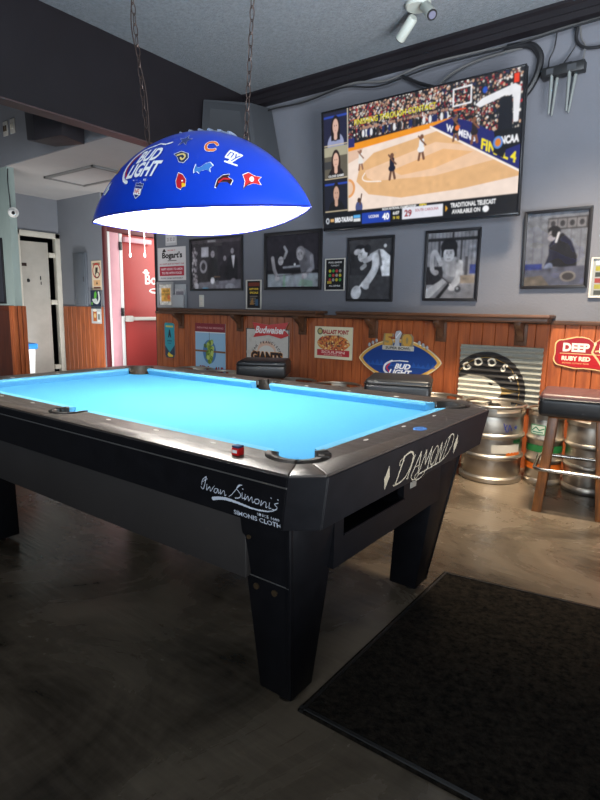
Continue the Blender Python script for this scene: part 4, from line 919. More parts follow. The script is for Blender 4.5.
for s in (-1.6, 1.6): cv.ell(18 + s, 16.2, .7, .4, (36, 34, 38)); cv.seg((17.2 + s, 15), (18.8 + s, 15), .5, (50, 46, 50))
cv.seg((18, 16.5), (18.1, 18.6), .6, (140, 138, 142)); cv.seg((16.8, 20.4), (19.2, 20.4), .6, (90, 80, 84)); cv.seg((8, 30), (26, 44), 1.0, (60, 56, 60)); cv.seg((20, 39.5), (26, 44), .9, (196, 196, 198)); cv.ell(8, 30.5, 2.4, 2, (176, 174, 178)); cv.ell(22, 42.6, 3, 2, (180, 178, 182)); cv.ell(26.6, 43.4, 2.5, 2.5, (60, 58, 62)); cv.ell(26.2, 42.8, 1, 1, (150, 150, 152)); cv.rect(35, 40, 25, 32, (60, 70, 130)); cv.rect(28, 40, 33, 39, (140, 126, 112))
framed('framed_photo', 'tall black framed photo of a bushy-haired player aiming a cue, under the television', 'framed photo', -0.102, 0.348, 1.248, 1.80, cv, ink=0.85)
# 5: stooping man in a dark coat
cv = Canvas(40, 49.5, 3.4, (116, 118, 126)); cv.noise(.06, 3)
for k in range(6): cv.rect(5 + k * 6, 5.6 + k * 6, 12, 34, (96, 96, 104))
cv.rect(14, 40, 4, 12, (60, 56, 58))
for k in range(4): cv.rect(14.6 + k * 6, 20 + k * 6, 5, 11, (120, 118, 122)); cv.ell(17.4 + k * 6, 8, 1.6, 2, (50, 48, 52))
cv.poly([(16, 36), (15.5, 22), (19, 16), (24, 14), (30, 20), (34, 30), (34, 38)], (26, 25, 32)); cv.ell(18.5, 12.6, 4.2, 3.4, (22, 20, 24), .1); cv.ell(17.2, 15.8, 2.8, 3.6, (160, 156, 162), .3); cv.ell(19.2, 13.6, 2.6, 3.4, (22, 20, 24), .1); cv.seg((21.5, 14), (20, 20), 1.1, (206, 206, 210)); cv.seg((15.2, 15.2), (16.8, 15), .5, (40, 38, 42)); cv.seg((14.5, 16), (13.8, 17.4), .7, (120, 118, 122)); cv.line([(19, 22), (17, 30), (15, 36)], 3.4, (34, 34, 44)); cv.ell(16, 37, 2.6, 3.4, (120, 130, 160), .5)
cv.poly([(0, 49.5), (0, 38), (40, 36), (40, 49.5)], (86, 88, 104)); cv.rect(0, 12, 34, 38, (50, 60, 120)); cv.poly([(0, 49.5), (0, 43), (12, 42), (18, 49.5)], (100, 92, 84)); cv.ell(29, 43, 4, 2.6, (60, 56, 58)); cv.ell(29, 43, 4.4, 3, (130, 124, 118), ring=.8)
framed('framed_photo', 'black framed photo of a stooping man in a dark coat, right of the television', 'framed photo', 0.662, 1.103, 1.34, 1.882, cv, roll=math.radians(-0.6), ink=0.7)
# right edge: partly seen pale frame
cv = Canvas(30, 24, 3, (150, 152, 150))
for k, c in enumerate(((196, 196, 196), (150, 140, 50), (60, 62, 60), (140, 60, 56), (146, 138, 60), (70, 72, 70))): cv.rect(2, 28, 1 + k * 3.8, 4 + k * 3.8, c)
framed('framed_notice', 'pale framed notice with coloured bands at the right edge of the photo', 'notice', 1.118, 1.46, 1.275, 1.545, cv, fw=.012, fm=M['plate'], dep=.014)
# small poster below the television's left end
cv = Canvas(21.5, 29, 5, (20, 20, 22)); cv.text('POOL LEAGUE', 10.7, 3, 1.6, (220, 220, 216), bold=.03, width=15); cv.text('TONIGHT', 10.7, 6, 1.4, (200, 200, 200), bold=.02, width=10)
for k in range(12): cv.ell(5 + (k % 4) * 3.9, 11 + (k // 4) * 4.2, 1.5, 1.5, [(190, 170, 50), (70, 150, 70), (180, 60, 60), (150, 150, 150)][(k * 5 + k // 4) % 4])
cv.rect(2, 7, 20.5, 23, (170, 150, 50)); cv.text('ALL LEVELS', 10.7, 25, 1.3, (226, 226, 226), bold=.02, width=13)
framed('poster', 'small black poster with coloured dots beside the paddle photo', 'poster', -1.078, -0.862, 1.335, 1.622, cv, fw=.010, fm=M['plate'], dep=.012)
# menu leaning on the rail
cv = Canvas(20, 30, 5, (30, 26, 28)); cv.rect(2, 18, 2, 6, (110, 50, 36)); cv.text('HAPPY HOUR', 10, 9, 2, (226, 190, 60), bold=.04, width=13); cv.text('SPECIALS', 10, 13, 2, (226, 190, 60), bold=.04, width=12)
for k in range(5): cv.rect(4, 15 - (k % 2) * 2, 16.5 + k * 2, 17.3 + k * 2, (130, 120, 110)); 
cv.poly([(4, 26), (8, 18), (10, 26)], (150, 110, 60)); cv.rect(12, 16, 20, 27, (60, 90, 120))
framed('menu_sign', 'small dark menu sign with yellow writing standing on the wooden ledge', 'menu sign', -2.05, -1.845, 1.156, 1.45, cv, fw=.012, fm=M['plate'], dep=.016, glass=False)
# Bogart's poster and companions
def sheet(name, label, cat, x0, x1, z0, z1, cv, y=YW, th=0.003):
    t = thing(name, label, cat, ((x0 + x1) / 2, y - .001, (z0 + z1) / 2)); build('backing', box(NB(), x0, x1, y - th - .001, y - .001, z0, z1), M['plate'], t, smooth=False)
    cv.mesh('print', on_wall(x0, x1, z0, z1, y - th - .0022), M['print'], t); return t
cv = Canvas(50, 42, 4, (206, 200, 200)); cv.text('WELCOME TO', 25, 4, 1.6, (190, 60, 70), bold=.02, width=14); cv.text("Bogart's", 26, 11, 7, (30, 26, 28), bold=.04, width=36); cv.ell(12, 5, 3.4, 1, (30, 26, 28)); cv.ell(12, 4, 2, 2, (30, 26, 28)); cv.rect(18, 34, 16.5, 17.4, (60, 50, 52))
cv.text('ALL GUESTS MUST BE TWENTY ONE', 25, 21, 1.7, (170, 60, 70), bold=.02, width=44); cv.rect(3, 47, 24, 36, (170, 50, 66)); cv.text('HAPPY HOUR 3 TO 6 MON', 25, 27.5, 2.8, (226, 200, 204), bold=.03, width=38); cv.text('TO FRI WITH FOOD', 25, 32.5, 2.8, (226, 200, 204), bold=.03, width=36); cv.text('PLEASE DRINK RESPONSIBLY', 25, 39, 1.8, (70, 60, 64), bold=.02, width=40)
sheet('poster', 'white poster with a black bar name and a red band by the red door', 'poster', -3.44, -2.965, 1.465, 1.835, cv)
cv = Canvas(20, 14, 4, (180, 176, 178)); cv.rect(1.5, 18.5, 2, 11, (206, 202, 202)); cv.text('21 ID 21', 10, 7, 4, (120, 110, 114), bold=.02, width=14)
sheet('notice', 'small pale notice above the white bar poster', 'notice', -3.30, -3.11, 1.855, 1.985, cv)
cv = Canvas(24, 26, 4, (212, 206, 198)); cv.rect(4, 20, 5, 21, (214, 160, 76)); cv.text('LIQUOR', 12, 8.5, 3, (110, 90, 50), bold=.03, width=12); cv.text('LICENSE', 12, 12.5, 2.6, (110, 90, 50), bold=.02, width=13); cv.ell(17, 16, 2.4, 3.2, (206, 110, 60))
framed('framed_certificate', 'grey framed yellow certificate standing on the ledge below the white bar poster', 'certificate', -3.455, -3.17, 1.156, 1.45, cv, fw=.03, fm=mat('grey_frame', S(150, 150, 152), 0.4))
lh = thing('leaflet_holder', 'grey acrylic leaflet holder standing on the ledge beside the yellow certificate', 'leaflet holder', (-3.03, YW - .05, 1.153))
bm = NB(); box(bm, -3.135, -2.95, YW - .02, YW - .014, 1.156, 1.42, .002); box(bm, -3.135, -2.95, YW - .06, YW - .014, 1.156, 1.162, .002); box(bm, -3.135, -2.95, YW - .06, YW - .055, 1.156, 1.30, .002); build('holder', bm, M['acrylic'], lh)
cv = Canvas(16, 20, 4, (170, 168, 172)); cv.rect(2, 14, 3, 8, (120, 116, 124)); cv.rect(3, 13, 10, 18, (196, 194, 196)); cv.noise(.1, 3); cv.mesh('leaflet', on_wall(-3.125, -2.96, 1.165, 1.37, YW - .03), M['print'], lh)
ou = thing('wall_outlet', 'white wall outlet below the wide group photo', 'outlet', (-2.715, YW, 1.235)); build('cover', box(NB(), -2.755, -2.68, YW - .008, YW - .001, 1.17, 1.30, .003), M['plate'], ou)
for z in (1.205, 1.262): build('socket', box(NB(), -2.735, -2.70, YW - .0105, YW - .007, z - .018, z + .018, .004), M['cream'], ou)

# ------------------------------------------------------------------ drinks shelves and corbels
def shelf(name, label, x0, x1, corb):
    t = thing(name, label, 'shelf', ((x0 + x1) / 2, YW, 1.12))
    bm = NB(); box(bm, x0, x1, YW - .20, YW - .001, 1.128, 1.152, .005); build('board', bm, M['shelfwood'], t)
    bm = NB(); box(bm, x0, x1 - .015, YW - .185, YW - .036, 1.098, 1.128, .004); build('underboard', bm, M['shelfwood'], t)
    for x in corb:
        bm = NB(); prof = [(YW - .022, 1.098), (YW - .15, 1.098), (YW - .15, 1.075), (YW - .12, 1.05), (YW - .085, 1.03), (YW - .06, 1.0), (YW - .05, .965), (YW - .022, .94)]
        prism(bm, prof, x - .025, x + .025, 'x', bev=.004); box(bm, x - .045, x + .045, YW - .034, YW - .021, .925, 1.098, .003); build('corbel', bm, M['corbel'], t)
    return t
shelf('drink_shelf', 'dark wooden drink shelf on corbels under the framed photos on the left', -3.23, -1.04, (-3.03, -2.12, -1.31))
shelf('drink_shelf', 'dark wooden drink shelf on corbels below the television, ending at its right', -0.83, 0.925, (-0.54, 0.08, 0.70))

# ------------------------------------------------------------------ signs on the wainscot
YS = YW - 0.021
def sign(name, label, cat, outline, cv, x0, x1, z0, z1, th=0.006, m=None, y=YS):
    t = thing(name, label, cat, ((x0 + x1) / 2, y, (z0 + z1) / 2))
    w_, h_ = x1 - x0, z1 - z0
    pts = [(x0 + w_ * a / cv.w, z1 - h_ * b / cv.h) for a, b in outline] if outline else [(x0, z0), (x1, z0), (x1, z1), (x0, z1)]
    build('panel', prism(NB(), pts, y - th, y - .001, 'y'), m or M['plate'], t, smooth=False)
    cv.mesh('print', on_wall(x0, x1, z0, z1, y - th - .0012), M['tin'], t); return t
# teal skateboard-ish sign
ol = [(0.5, 1.5), (2, .3), (14, .3), (17.5, 1.5), (18, 36), (16, 40), (3, 40.2), (1, 37)]
cv = Canvas(18.5, 40.5, 5, (40, 140, 160), masked=True); cv.poly(ol, (44, 150, 168)); cv.poly([(1, 26), (9, 34), (18, 25), (18, 36), (16, 40), (3, 40.2), (1, 37)], (26, 50, 74)); cv.rect(3, 15.5, 3.4, 5.4, (206, 196, 90)); cv.poly([(6.5, 17), (8.5, 8), (10.2, 8), (12.2, 17), (10.4, 17), (9.4, 14), (8.6, 17)], (20, 30, 36)); cv.rect(5, 13, 20, 21.6, (30, 100, 120)); cv.rect(6, 12, 23, 24, (30, 100, 120)); cv.poly([(5, 37), (7, 33.5), (11, 36), (15, 37), (14, 39), (7, 39)], (226, 200, 50))
sign('tin_sign', 'narrow teal beer sign with a black letter on the wainscot at the far left', 'sign', ol, cv, -3.33, -3.145, .575, .985)
# hop sign
cv = Canvas(46, 53, 4, (150, 190, 220)); cv.rect(0, 46, 0, 9.5, (130, 34, 48)); cv.text('INDIA PALE ALE BREWING', 23, 5, 2, (206, 150, 150), bold=.02, width=40); cv.rect(0, 46, 9.5, 10.5, (226, 232, 236)); cv.ell(22, 31, 10, 13, (70, 120, 170)); cv.rect(0, 46, 29.5, 31.5, (130, 84, 50)); cv.seg((22, 10), (22, 20), .5, (60, 60, 60))
for k in range(34):
    t = k / 33.0; ww = 6.2 * math.sin(math.pi * min(1, .25 + t * .75)) + .6; x = 22 + (rng.uniform(-1, 1)) * ww; cv.ell(x, 20 + t * 22, 2.1, 2.6, [(150, 176, 70), (110, 140, 50), (190, 206, 110), (84, 112, 44)][k % 4], rng.uniform(-.6, .6))
cv.text('IPA', 16, 50, 6, (140, 40, 50), bold=.05, width=19); cv.text('ALE', 36, 50, 6, (140, 40, 50), bold=.05, width=14)
sign('tin_sign', 'sky blue tin sign with a hanging green hop cone and a red top band', 'sign', None, cv, -2.80, -2.335, .465, .995)
# baseball club sign with a red bow-tie header
cv = Canvas(57, 46, 4, (40, 34, 34)); cv.rect(1.2, 55.8, 1.2, 44.8, (206, 200, 192)); cv.noise(.03, 3)
for k in range(30): cv.ell(rng.uniform(3, 54), rng.uniform(3, 44), rng.uniform(1, 4), rng.uniform(1, 3), (190, 182, 172), a=.5)
cv.ell(28, 30, 17, 15, (214, 206, 196)); cv.ell(28, 26, 12, 11, (226, 186, 160)); cv.ell(28, 30, 11, 10, (222, 216, 208))
for i, ch in enumerate('SAN FRANCISCO'):
    a = math.radians(-160 + i * 11.6); cv.text(ch, 28 + 18.5 * math.cos(a), 33 + 17 * math.sin(a), 2.8, (60, 40, 40), bold=.04, rot=a + math.pi / 2)
cv.text('GIANTS', 28, 33.5, 10, (40, 22, 24), bold=.07, width=42, outline=(226, 150, 60), ow=.5)
gs = sign('tin_sign', 'cream tin sign with a baseball club name and a red bow-tie header', 'sign', None, cv, -2.035, -1.47, .58, .965, y=YS)
ol = [(4, 1), (27, 3.5), (54, 0), (49, 9), (55, 15), (44, 19), (27, 15.5), (5, 19), (9, 13)]
cv = Canvas(56, 20, 5, (200, 30, 36), masked=True); cv.poly(ol, (204, 30, 38)); cv.text('Budweiser', 29, 9.6, 8, (245, 240, 238), bold=.03, shear=.35, width=42)
x0, x1, z0, z1 = -1.98, -1.455, .865, 1.035
hd = build('header', prism(NB(), [(x0 + (x1 - x0) * a / 56, z1 - (z1 - z0) * b / 20) for a, b in ol], YS - .012, YS - .008, 'y'), M['plate'], gs, smooth=False); cv.mesh('print', on_wall(x0, x1, z0, z1, YS - .0135), M['tin'], hd)
# ballast point poster
cv = Canvas(42, 33, 5, (226, 218, 186)); cv.ell(6, 5, 3.2, 3.6, (90, 96, 70)); cv.ell(6, 5, 2, 2.3, (190, 170, 100)); cv.text('BALLAST POINT', 23.5, 5.4, 4, (166, 36, 40), bold=.05, width=29); cv.text('BREWING AND SPIRITS', 22, 9, 1.1, (120, 60, 50), bold=.01, width=22)
cv.ell(21, 17, 18, 8.2, (206, 120, 60)); 
for k in range(170):
    a, r = rng.uniform(0, 6.28), math.sqrt(rng.uniform(0, 1)); cv.ell(21 + 17.5 * r * math.cos(a), 17 + 7.8 * r * math.sin(a), rng.uniform(.5, 1.7), rng.uniform(.4, 1.2), [(176, 60, 40), (230, 170, 80), (140, 50, 40), (240, 210, 150), (210, 110, 60), (110, 70, 50)][k % 6], rng.uniform(0, 3))
cv.rect(3, 39, 23.6, 30, (190, 50, 60)); cv.text('SCULPIN', 21, 26, 2.6, (236, 200, 190), bold=.03, width=26); cv.text('INDIA PALE ALE', 21, 28.6, 1.2, (236, 200, 190), width=20)
sign('tin_sign', 'cream framed beer poster with a red title beside the football shaped sign', 'sign', None, cv, -1.16, -.748, .715, 1.01, th=.01)
# football shaped sign
A0 = [(math.cos(t), math.sin(t)) for t in [2 * math.pi * k / 60 for k in range(60)]]
def foot(k): return [(39 + 38.5 * k * c * (1), 25 + 20.5 * k * (abs(s) ** 1.35) * (1 - .18 * (abs(c) ** 3)) * (1 if s > 0 else -1)) for c, s in A0]
ol = foot(1.0); cv = Canvas(78, 46, 4.4, (214, 176, 96), masked=True); cv.poly(ol, (226, 206, 160)); cv.poly([(39 + (x - 39) * .97, 25 + (y - 25) * .95) for x, y in ol], (206, 160, 80)); cv.poly([(39 + (x - 39) * .90, 25 + (y - 25) * .84) for x, y in ol], (30, 62, 130))
for k in range(15): h = 3 + 5 * rng.uniform(0, 1); cv.poly([(8 + k * 4.3, 31), (10.2 + k * 4.3, 31 - h), (12.6 + k * 4.3, 31)], (40, 84, 160), .7)
cv.rect(10, 68, 30.6, 31.2, (50, 100, 176), .6)
cv.line([(33, 26), (27, 30), (26, 36), (31, 40)], 1.8, (214, 214, 220), smooth=4); cv.line([(31, 29), (28.4, 33), (31, 37)], 1.2, (190, 50, 60), smooth=4); cv.line([(33, 26.4), (40, 25.4), (48, 25.6)], .9, (226, 226, 230)); cv.text('BUD', 43, 31, 5, (240, 240, 244), bold=.04, shear=.35, width=15); cv.text('LIGHT', 41, 37, 5, (240, 240, 244), bold=.04, shear=.35, width=22)
fs = sign('tin_sign', 'football shaped blue and gold beer sign with a silver trophy at its top', 'sign', ol, cv, -.675, .105, .57, .965, th=.012)
ol = [(2, 16), (2, 12.5), (3, 3), (12, 3), (12, 5.4), (7, 5.4), (6.6, 7), (11, 7.4), (12.4, 10), (11.6, 13), (13, 13), (14.4, 8), (13.4, 4), (14.8, 1), (18.2, .4), (20.4, 2.6), (18.8, 6), (17.6, 8), (18.6, 13), (20, 13), (20, 4.4), (22, 3), (29, 3), (31, 5), (31, 12.4), (32, 12.5), (32, 16)]
cv = Canvas(34, 17, 10, masked=True); cv.poly(ol, (150, 130, 90)); cv.text('5', 7.6, 8, 9, (196, 150, 70), bold=.05, width=8); cv.text('0', 25.4, 8, 9, (196, 150, 70), bold=.05, width=9); cv.poly([(14.4, 8), (13.4, 4), (14.8, 1), (18.2, .4), (20.4, 2.6), (18.8, 6), (17.6, 8), (18.6, 13), (13.4, 13)], (176, 178, 186)); cv.seg((15, 6), (19, 1.6), 1, (220, 220, 226)); cv.rect(1.8, 32.2, 12.6, 16.2, (190, 186, 176)); cv.text('SUPER BOWL', 17, 14.4, 2, (60, 54, 50), bold=.03, width=24)
x0, x1, z0, z1 = -.455, -.125, .825, 1.005
hd = build('emblem', prism(NB(), [(x0 + (x1 - x0) * a / 34, z1 - (z1 - z0) * b / 17) for a, b in ol], YS - .020, YS - .014, 'y'), M['acrylic'], fs, smooth=False); cv.mesh('print', on_wall(x0, x1, z0, z1, YS - .0215), M['tin'], hd)
for sx in (-1, 1):
    bm = NB()
    for k in range(3): sphere(bm, (-.302 + sx * (.20 + k * .035), YS - .013, .905 - k * .018), .014, 8, 6, (1, .5, 1.3))
    build('lace', bm, M['acrylic'], fs)
# corrugated goose sign
cv = Canvas(62, 46, 6, (150, 150, 140)); cv.noise(.05, 2)
for k in range(26): cv.rect(rng.uniform(0, 40), rng.uniform(40, 62), k * 1.8, k * 1.8 + rng.uniform(.3, 1.1), [(170, 170, 160), (120, 120, 112), (186, 186, 176)][k % 3], .5)
cv.ell(22, 36, 30, 31, (46, 44, 44)); cv.ell(22, 36, 25.5, 26.5, (150, 120, 60), ring=.5); cv.ell(22, 36, 23, 24, (50, 48, 47))
for i, ch in enumerate('GOOSE'):
    a = math.radians(-128 + i * 24); cv.text(ch, 21 + 25 * math.cos(a), 36 + 23.5 * math.sin(a), 6.2, (222, 216, 200), bold=.03, rot=a + math.pi / 2)
cv.poly([(-1, 27), (8, 23.5), (20, 24), (30, 28), (35, 33), (34, 38), (28, 43), (18, 46), (-1, 46)], (214, 208, 190)); cv.poly([(34, 31.5), (42, 33), (48, 33.5), (40, 36), (34.5, 37.5)], (150, 126, 80)); cv.seg((35, 34.5), (47, 34), .5, (80, 66, 44)); cv.ell(25.5, 29.8, 1.7, .9, (30, 28, 28), .3); cv.line([(-1, 27), (8, 23.5), (20, 24), (30, 28), (35, 33)], .5, (110, 104, 92))
gs = thing('corrugated_sign', 'corrugated metal sign with a painted white goose head behind the big keg', 'sign', (.56, YS - .02, .68))
def corr(off):
    def f(Uu, V):
        x = .25 + .615 * Uu; z = .915 - .455 * V; return (x + .004 * (1 - V), YS - .014 - off + .008 * np.sin(2 * math.pi * V * 11) + 0 * Uu, z)
    return f
cv.mesh('sheet', corr(0.0), mat('painted_corrugated_tin', rough=0.38, spec=0.5, attr=True), gs)
# scalloped red sign
ol = []
for cx, cy, rx, ry, a0, a1 in ((6, 9, 5.6, 5.6, 200, 280), (22, 10, 18, 9.4, 262, 300), (46, 8, 10, 7, 200, 262), (50, 8, 10, 7, 278, 340), (74, 10, 18, 9.4, 240, 278), (90, 9, 5.6, 5.6, 260, 380), (90, 19, 6, 6, -30, 80), (74, 20, 18, 7, 80, 110), (48, 24, 14, 4, 50, 130), (22, 20, 18, 7, 70, 100), (6, 19, 6, 6, 100, 210)):
    for k in range(7): a = math.radians(a0 + (a1 - a0) * k / 6); ol.append((cx + rx * math.cos(a), cy + ry * math.sin(a) + 1))
cv = Canvas(97, 30, 4.5, (160, 30, 40), masked=True); cv.poly(ol, (222, 190, 130)); cv.poly([(48 + (x - 48) * .975, 15 + (y - 15) * .93) for x, y in ol], (150, 34, 44)); cv.poly([(4, 16.5), (93, 16.5), (92, 24), (74, 26), (48, 27), (22, 26), (6, 24)], (176, 28, 36)); cv.rect(6, 91, 15.4, 16.0, (222, 190, 130)); cv.text('DEEP', 20.5, 10.6, 6.4, (232, 226, 214), bold=.05, width=24); cv.text('ELLUM', 58, 10.6, 6.4, (232, 226, 214), bold=.05, width=34); cv.text('RUBY RED', 21, 19.6, 3.4, (232, 220, 200), bold=.05, width=26); cv.text('VERANO', 56, 19.6, 3.4, (232, 220, 200), bold=.05, width=22); cv.text('BREWING COMPANY TEXAS', 21, 23.4, 1.2, (222, 190, 130), width=24); cv.line([(37, 8), (35, 14), (40, 19), (44, 24)], 1.6, (226, 190, 140)); cv.ell(37, 7, 1.2, 1.5, (236, 206, 170)); cv.line([(38, 13), (43, 12), (45, 20)], 1.2, (226, 190, 140))
sign('tin_sign', 'scalloped red brewery sign above the bar stool at the right', 'sign', ol, cv, .935, 1.62, .765, 1.022, th=.008)

# ------------------------------------------------------------------ kegs
def make_keg(D, H, label, x, y, rot=0.0, holes=4, bands=(), mark=None, group=None):
    t = thing('beer_keg', label, 'keg', (0, 0, 0), group); R = D / 2; seg = 48
    Rb = R * 0.965
    # body with two rolling ribs
    pr = [(0.0, H * .045), (Rb * .80, H * .045), (Rb * .93, H * .07), (Rb * .97, H * .11), (Rb * .97, H * .30), (R * .985, H * .315), (R, H * .335), (R * .985, H * .355), (Rb * .97, H * .37), (Rb * .97, H * .57), (R * .985, H * .585), (R, H * .605), (R * .985, H * .625), (Rb * .97, H * .64), (Rb * .965, H * .84), (Rb * .90, H * .89), (Rb * .70, H * .925), (Rb * .25, H * .94), (0.0, H * .94)]
    body = build('body', lathe(NB(), pr, seg=seg), M['steel'], t)
    bm = NB(); lathe(bm, [(Rb * .90, H * .085), (Rb * .975, H * .085), (R * .99, H * .06), (R * .985, H * .012), (R * .955, 0.0), (R * .92, .004), (R * .93, H * .06)], seg=seg); build('bottom_chime', bm, M['steel'], t)
    # top chime, wall pierced by hand holes
    zs = [H * .865, H * .90, H * .912, H * .958, H * .972]
    def skip(k, i):
        return k == 2 and any(abs(((i - seg * j / holes - seg / holes / 2 + seg / 2) % seg) - seg / 2) <= 3 for j in range(holes))
    bm = NB(); lathe(bm, [(R * .975, zs[0])] + [(R * .98, z) for z in zs[1:]], seg=seg, skip=skip); lathe(bm, [(R * .945, z) for z in zs], seg=seg, skip=skip)
    tube(bm, [(R * .965 * math.cos(a), R * .965 * math.sin(a), H * .98) for a in [2 * math.pi * k / seg for k in range(seg)]], R * .05, 8, closed=True); build('top_chime', bm, M['steel'], t, ang=60)
    bm = NB(); lathe(bm, [(R * .2, H * .935), (R * .2, H * .965), (R * .16, H * .972), (R * .16, H * .96), (0.0, H * .958)], seg=20); build('valve', bm, M['steel_dark'], t)
    for z0, z1, mm, a0, a1 in bands:
        bm = NB(); n = max(6, int(abs(a1 - a0) * 8)); r = Rb * .97 + .0018
        for k in range(n):
            a, b = a0 + (a1 - a0) * k / n, a0 + (a1 - a0) * (k + 1) / n
            v = [bm.verts.new((r * math.cos(q), r * math.sin(q), H * z)) for q, z in ((a, z0), (b, z0), (b, z1), (a, z1))]; bm.faces.new(v)
        bmesh.ops.remove_doubles(bm, verts=bm.verts[:], dist=1e-5); build('label_band', bm, mm, body)
    if mark:
        cv, a0, a1, z0, z1 = mark; r = Rb * .97 + .0024
        cv.mesh('lettering', lambda Uu, V: (r * np.cos(a0 + (a1 - a0) * Uu), r * np.sin(a0 + (a1 - a0) * Uu), H * (z1 + (z0 - z1) * V)), M['print'], body)
    t.location = (x, y, 0); t.rotation_euler.z = rot
    return t
green, orange = mat('green_tape', S(30, 110, 56), 0.5), mat('orange_tape', S(214, 104, 24), 0.5)
fa = lambda x, y: math.atan2(CAM.y - y, CAM.x - x)      # direction from the keg to the room
cv = Canvas(14, 8, 8, masked=True)
for P in ([(2, 1), (4, 7)], [(4, 2), (3, 5)], [(6, 2), (5, 7)], [(6, 2), (8, 6)]): cv.seg(P[0], P[1], .8, (50, 60, 130))
cv.poly([(11 + (2.2 if i % 2 == 0 else .9) * math.sin(i * math.pi / 5), 4 - (2.2 if i % 2 == 0 else .9) * math.cos(i * math.pi / 5)) for i in range(10)], (50, 60, 130))
a = fa(.655, 2.265)
big = make_keg(.43, .545, 'large steel keg with a white label in front of the corrugated goose sign', .655, 2.265, 0, bands=((.40, .51, M['tape'], a + .0, a + 1.05), (.53, .57, green, a + .75, a + 1.1), (.37, .41, orange, a + .5, a + 1.1)), mark=(cv, a + .25, a + .95, .66, .80))
cv = Canvas(10, 8, 8, masked=True); cv.poly([(.5, 1), (9.5, 1), (9.5, 7.4), (.5, 7.4)], (40, 130, 90)); cv.rect(1.1, 8.9, 1.6, 6.8, (196, 206, 196)); cv.line([(1.6, 5), (4, 2.6), (6, 4.6), (8.4, 3.4)], .7, (40, 120, 90)); cv.rect(1.8, 8.2, 5.4, 6.2, (60, 130, 110))
a = fa(.985, 2.365)
make_keg(.245, .53, 'slim steel keg with green and orange bands beside the large keg', .985, 2.365, 0, bands=((.44, .53, green, a - 1.5, a + 1.5), (.21, .29, orange, a - 1.5, a + 1.5)), mark=(cv, a - .95, a + .05, .655, .815))
make_keg(.33, .52, 'plain steel keg behind the legs of the right bar stool', 1.272, 2.385, .3)
# row behind the table
first = make_keg(.44, .52, 'steel keg between the pool table and the large keg', .165, 2.37, .2)
rest = [(-.265, 'steel keg under the right half of the football shaped sign'), (-.725, 'steel keg under the left tip of the football shaped sign'), (-1.185, 'steel keg behind the table under the cream beer poster'), (-1.645, 'steel keg behind the left black stool below the baseball sign'),
        (-2.105, 'steel keg just left of the baseball sign behind the far side pocket'), (-2.565, 'steel keg under the sky blue hop sign')]
for i, (x, lb) in enumerate(rest):
    k = copy_tree(first); k.location = (x - .03, 2.37 + (.02 if i % 2 else -.01), 0); k.rotation_euler.z = .4 * i; k['label'] = lb
first['label'] = 'steel keg between the pool table corner and the large keg'

# ------------------------------------------------------------------ stools
def make_stool(label, top_mat, zt=.712):
    t = thing('bar_stool', label, 'stool', (0, 0, 0)); hs = .205
    bm = NB(); box(bm, -hs, hs, -hs, hs, zt - .135, zt - .022, .028, 4); seat = build('seat', bm, M['vinyl'], t)
    bm = NB(); box(bm, -hs + .004, hs - .004, -hs + .004, hs - .004, zt - .05, zt, .024, 4); build('seat_top', bm, top_mat, seat)
    bm = NB(); r = .035; P = []
    for cx, cy, a0 in ((hs - r, hs - r, 0), (-(hs - r), hs - r, 90), (-(hs - r), -(hs - r), 180), (hs - r, -(hs - r), 270)):
        for k in range(5): a = math.radians(a0 + 22.5 * k); P.append((cx + r * math.cos(a), cy + r * math.sin(a), zt - .03))
    tube(bm, P, .005, 6, closed=True); build('piping', bm, M['vinyl'], seat)
    for sx in (-1, 1):
        for sy in (-1, 1):
            a, b, w_ = .122, .168, .026
            lo = [(sx * b + i * w_, sy * b + j * w_, 0) for i, j in ((-1, -1), (1, -1), (1, 1), (-1, 1))]; hi = [(sx * a + i * w_, sy * a + j * w_, .60) for i, j in ((-1, -1), (1, -1), (1, 1), (-1, 1))]
            build('leg', hexa(NB(), lo, hi, .003), M['stoolwood'], t)
    bm = NB(); h = .20; r = .045; P = []
    for cx, cy, a0 in ((h - r, h - r, 0), (-(h - r), h - r, 90), (-(h - r), -(h - r), 180), (h - r, -(h - r), 270)):
        for k in range(6): a = math.radians(a0 + 18 * k); P.append((cx + r * math.cos(a), cy + r * math.sin(a), .262))
    tube(bm, P, .0115, 10, closed=True); build('foot_ring', bm, M['chrome'], t)
    bm = NB(); box(bm, -.15, .15, -.155, -.125, .565, .60, .003); box(bm, -.15, .15, .125, .155, .565, .60, .003); build('apron', bm, M['stoolwood'], t)
    return t
st0 = make_stool('wooden bar stool with a dark maroon top at the right in front of the kegs', M['vinyl_red']); st0.location = (1.246, 1.935, 0); st0.rotation_euler.z = math.radians(9)
s2 = make_stool('black topped bar stool behind the far rail below the football shaped sign', M['vinyl'], .745); s2.location = (.24, 1.60, 0); s2.rotation_euler.z = math.radians(22)
s3 = copy_tree(s2); s3['label'] = 'black topped bar stool behind the far side pocket below the baseball sign'; s3.location = (-1.15, 1.88, 0); s3.rotation_euler.z = math.radians(32)

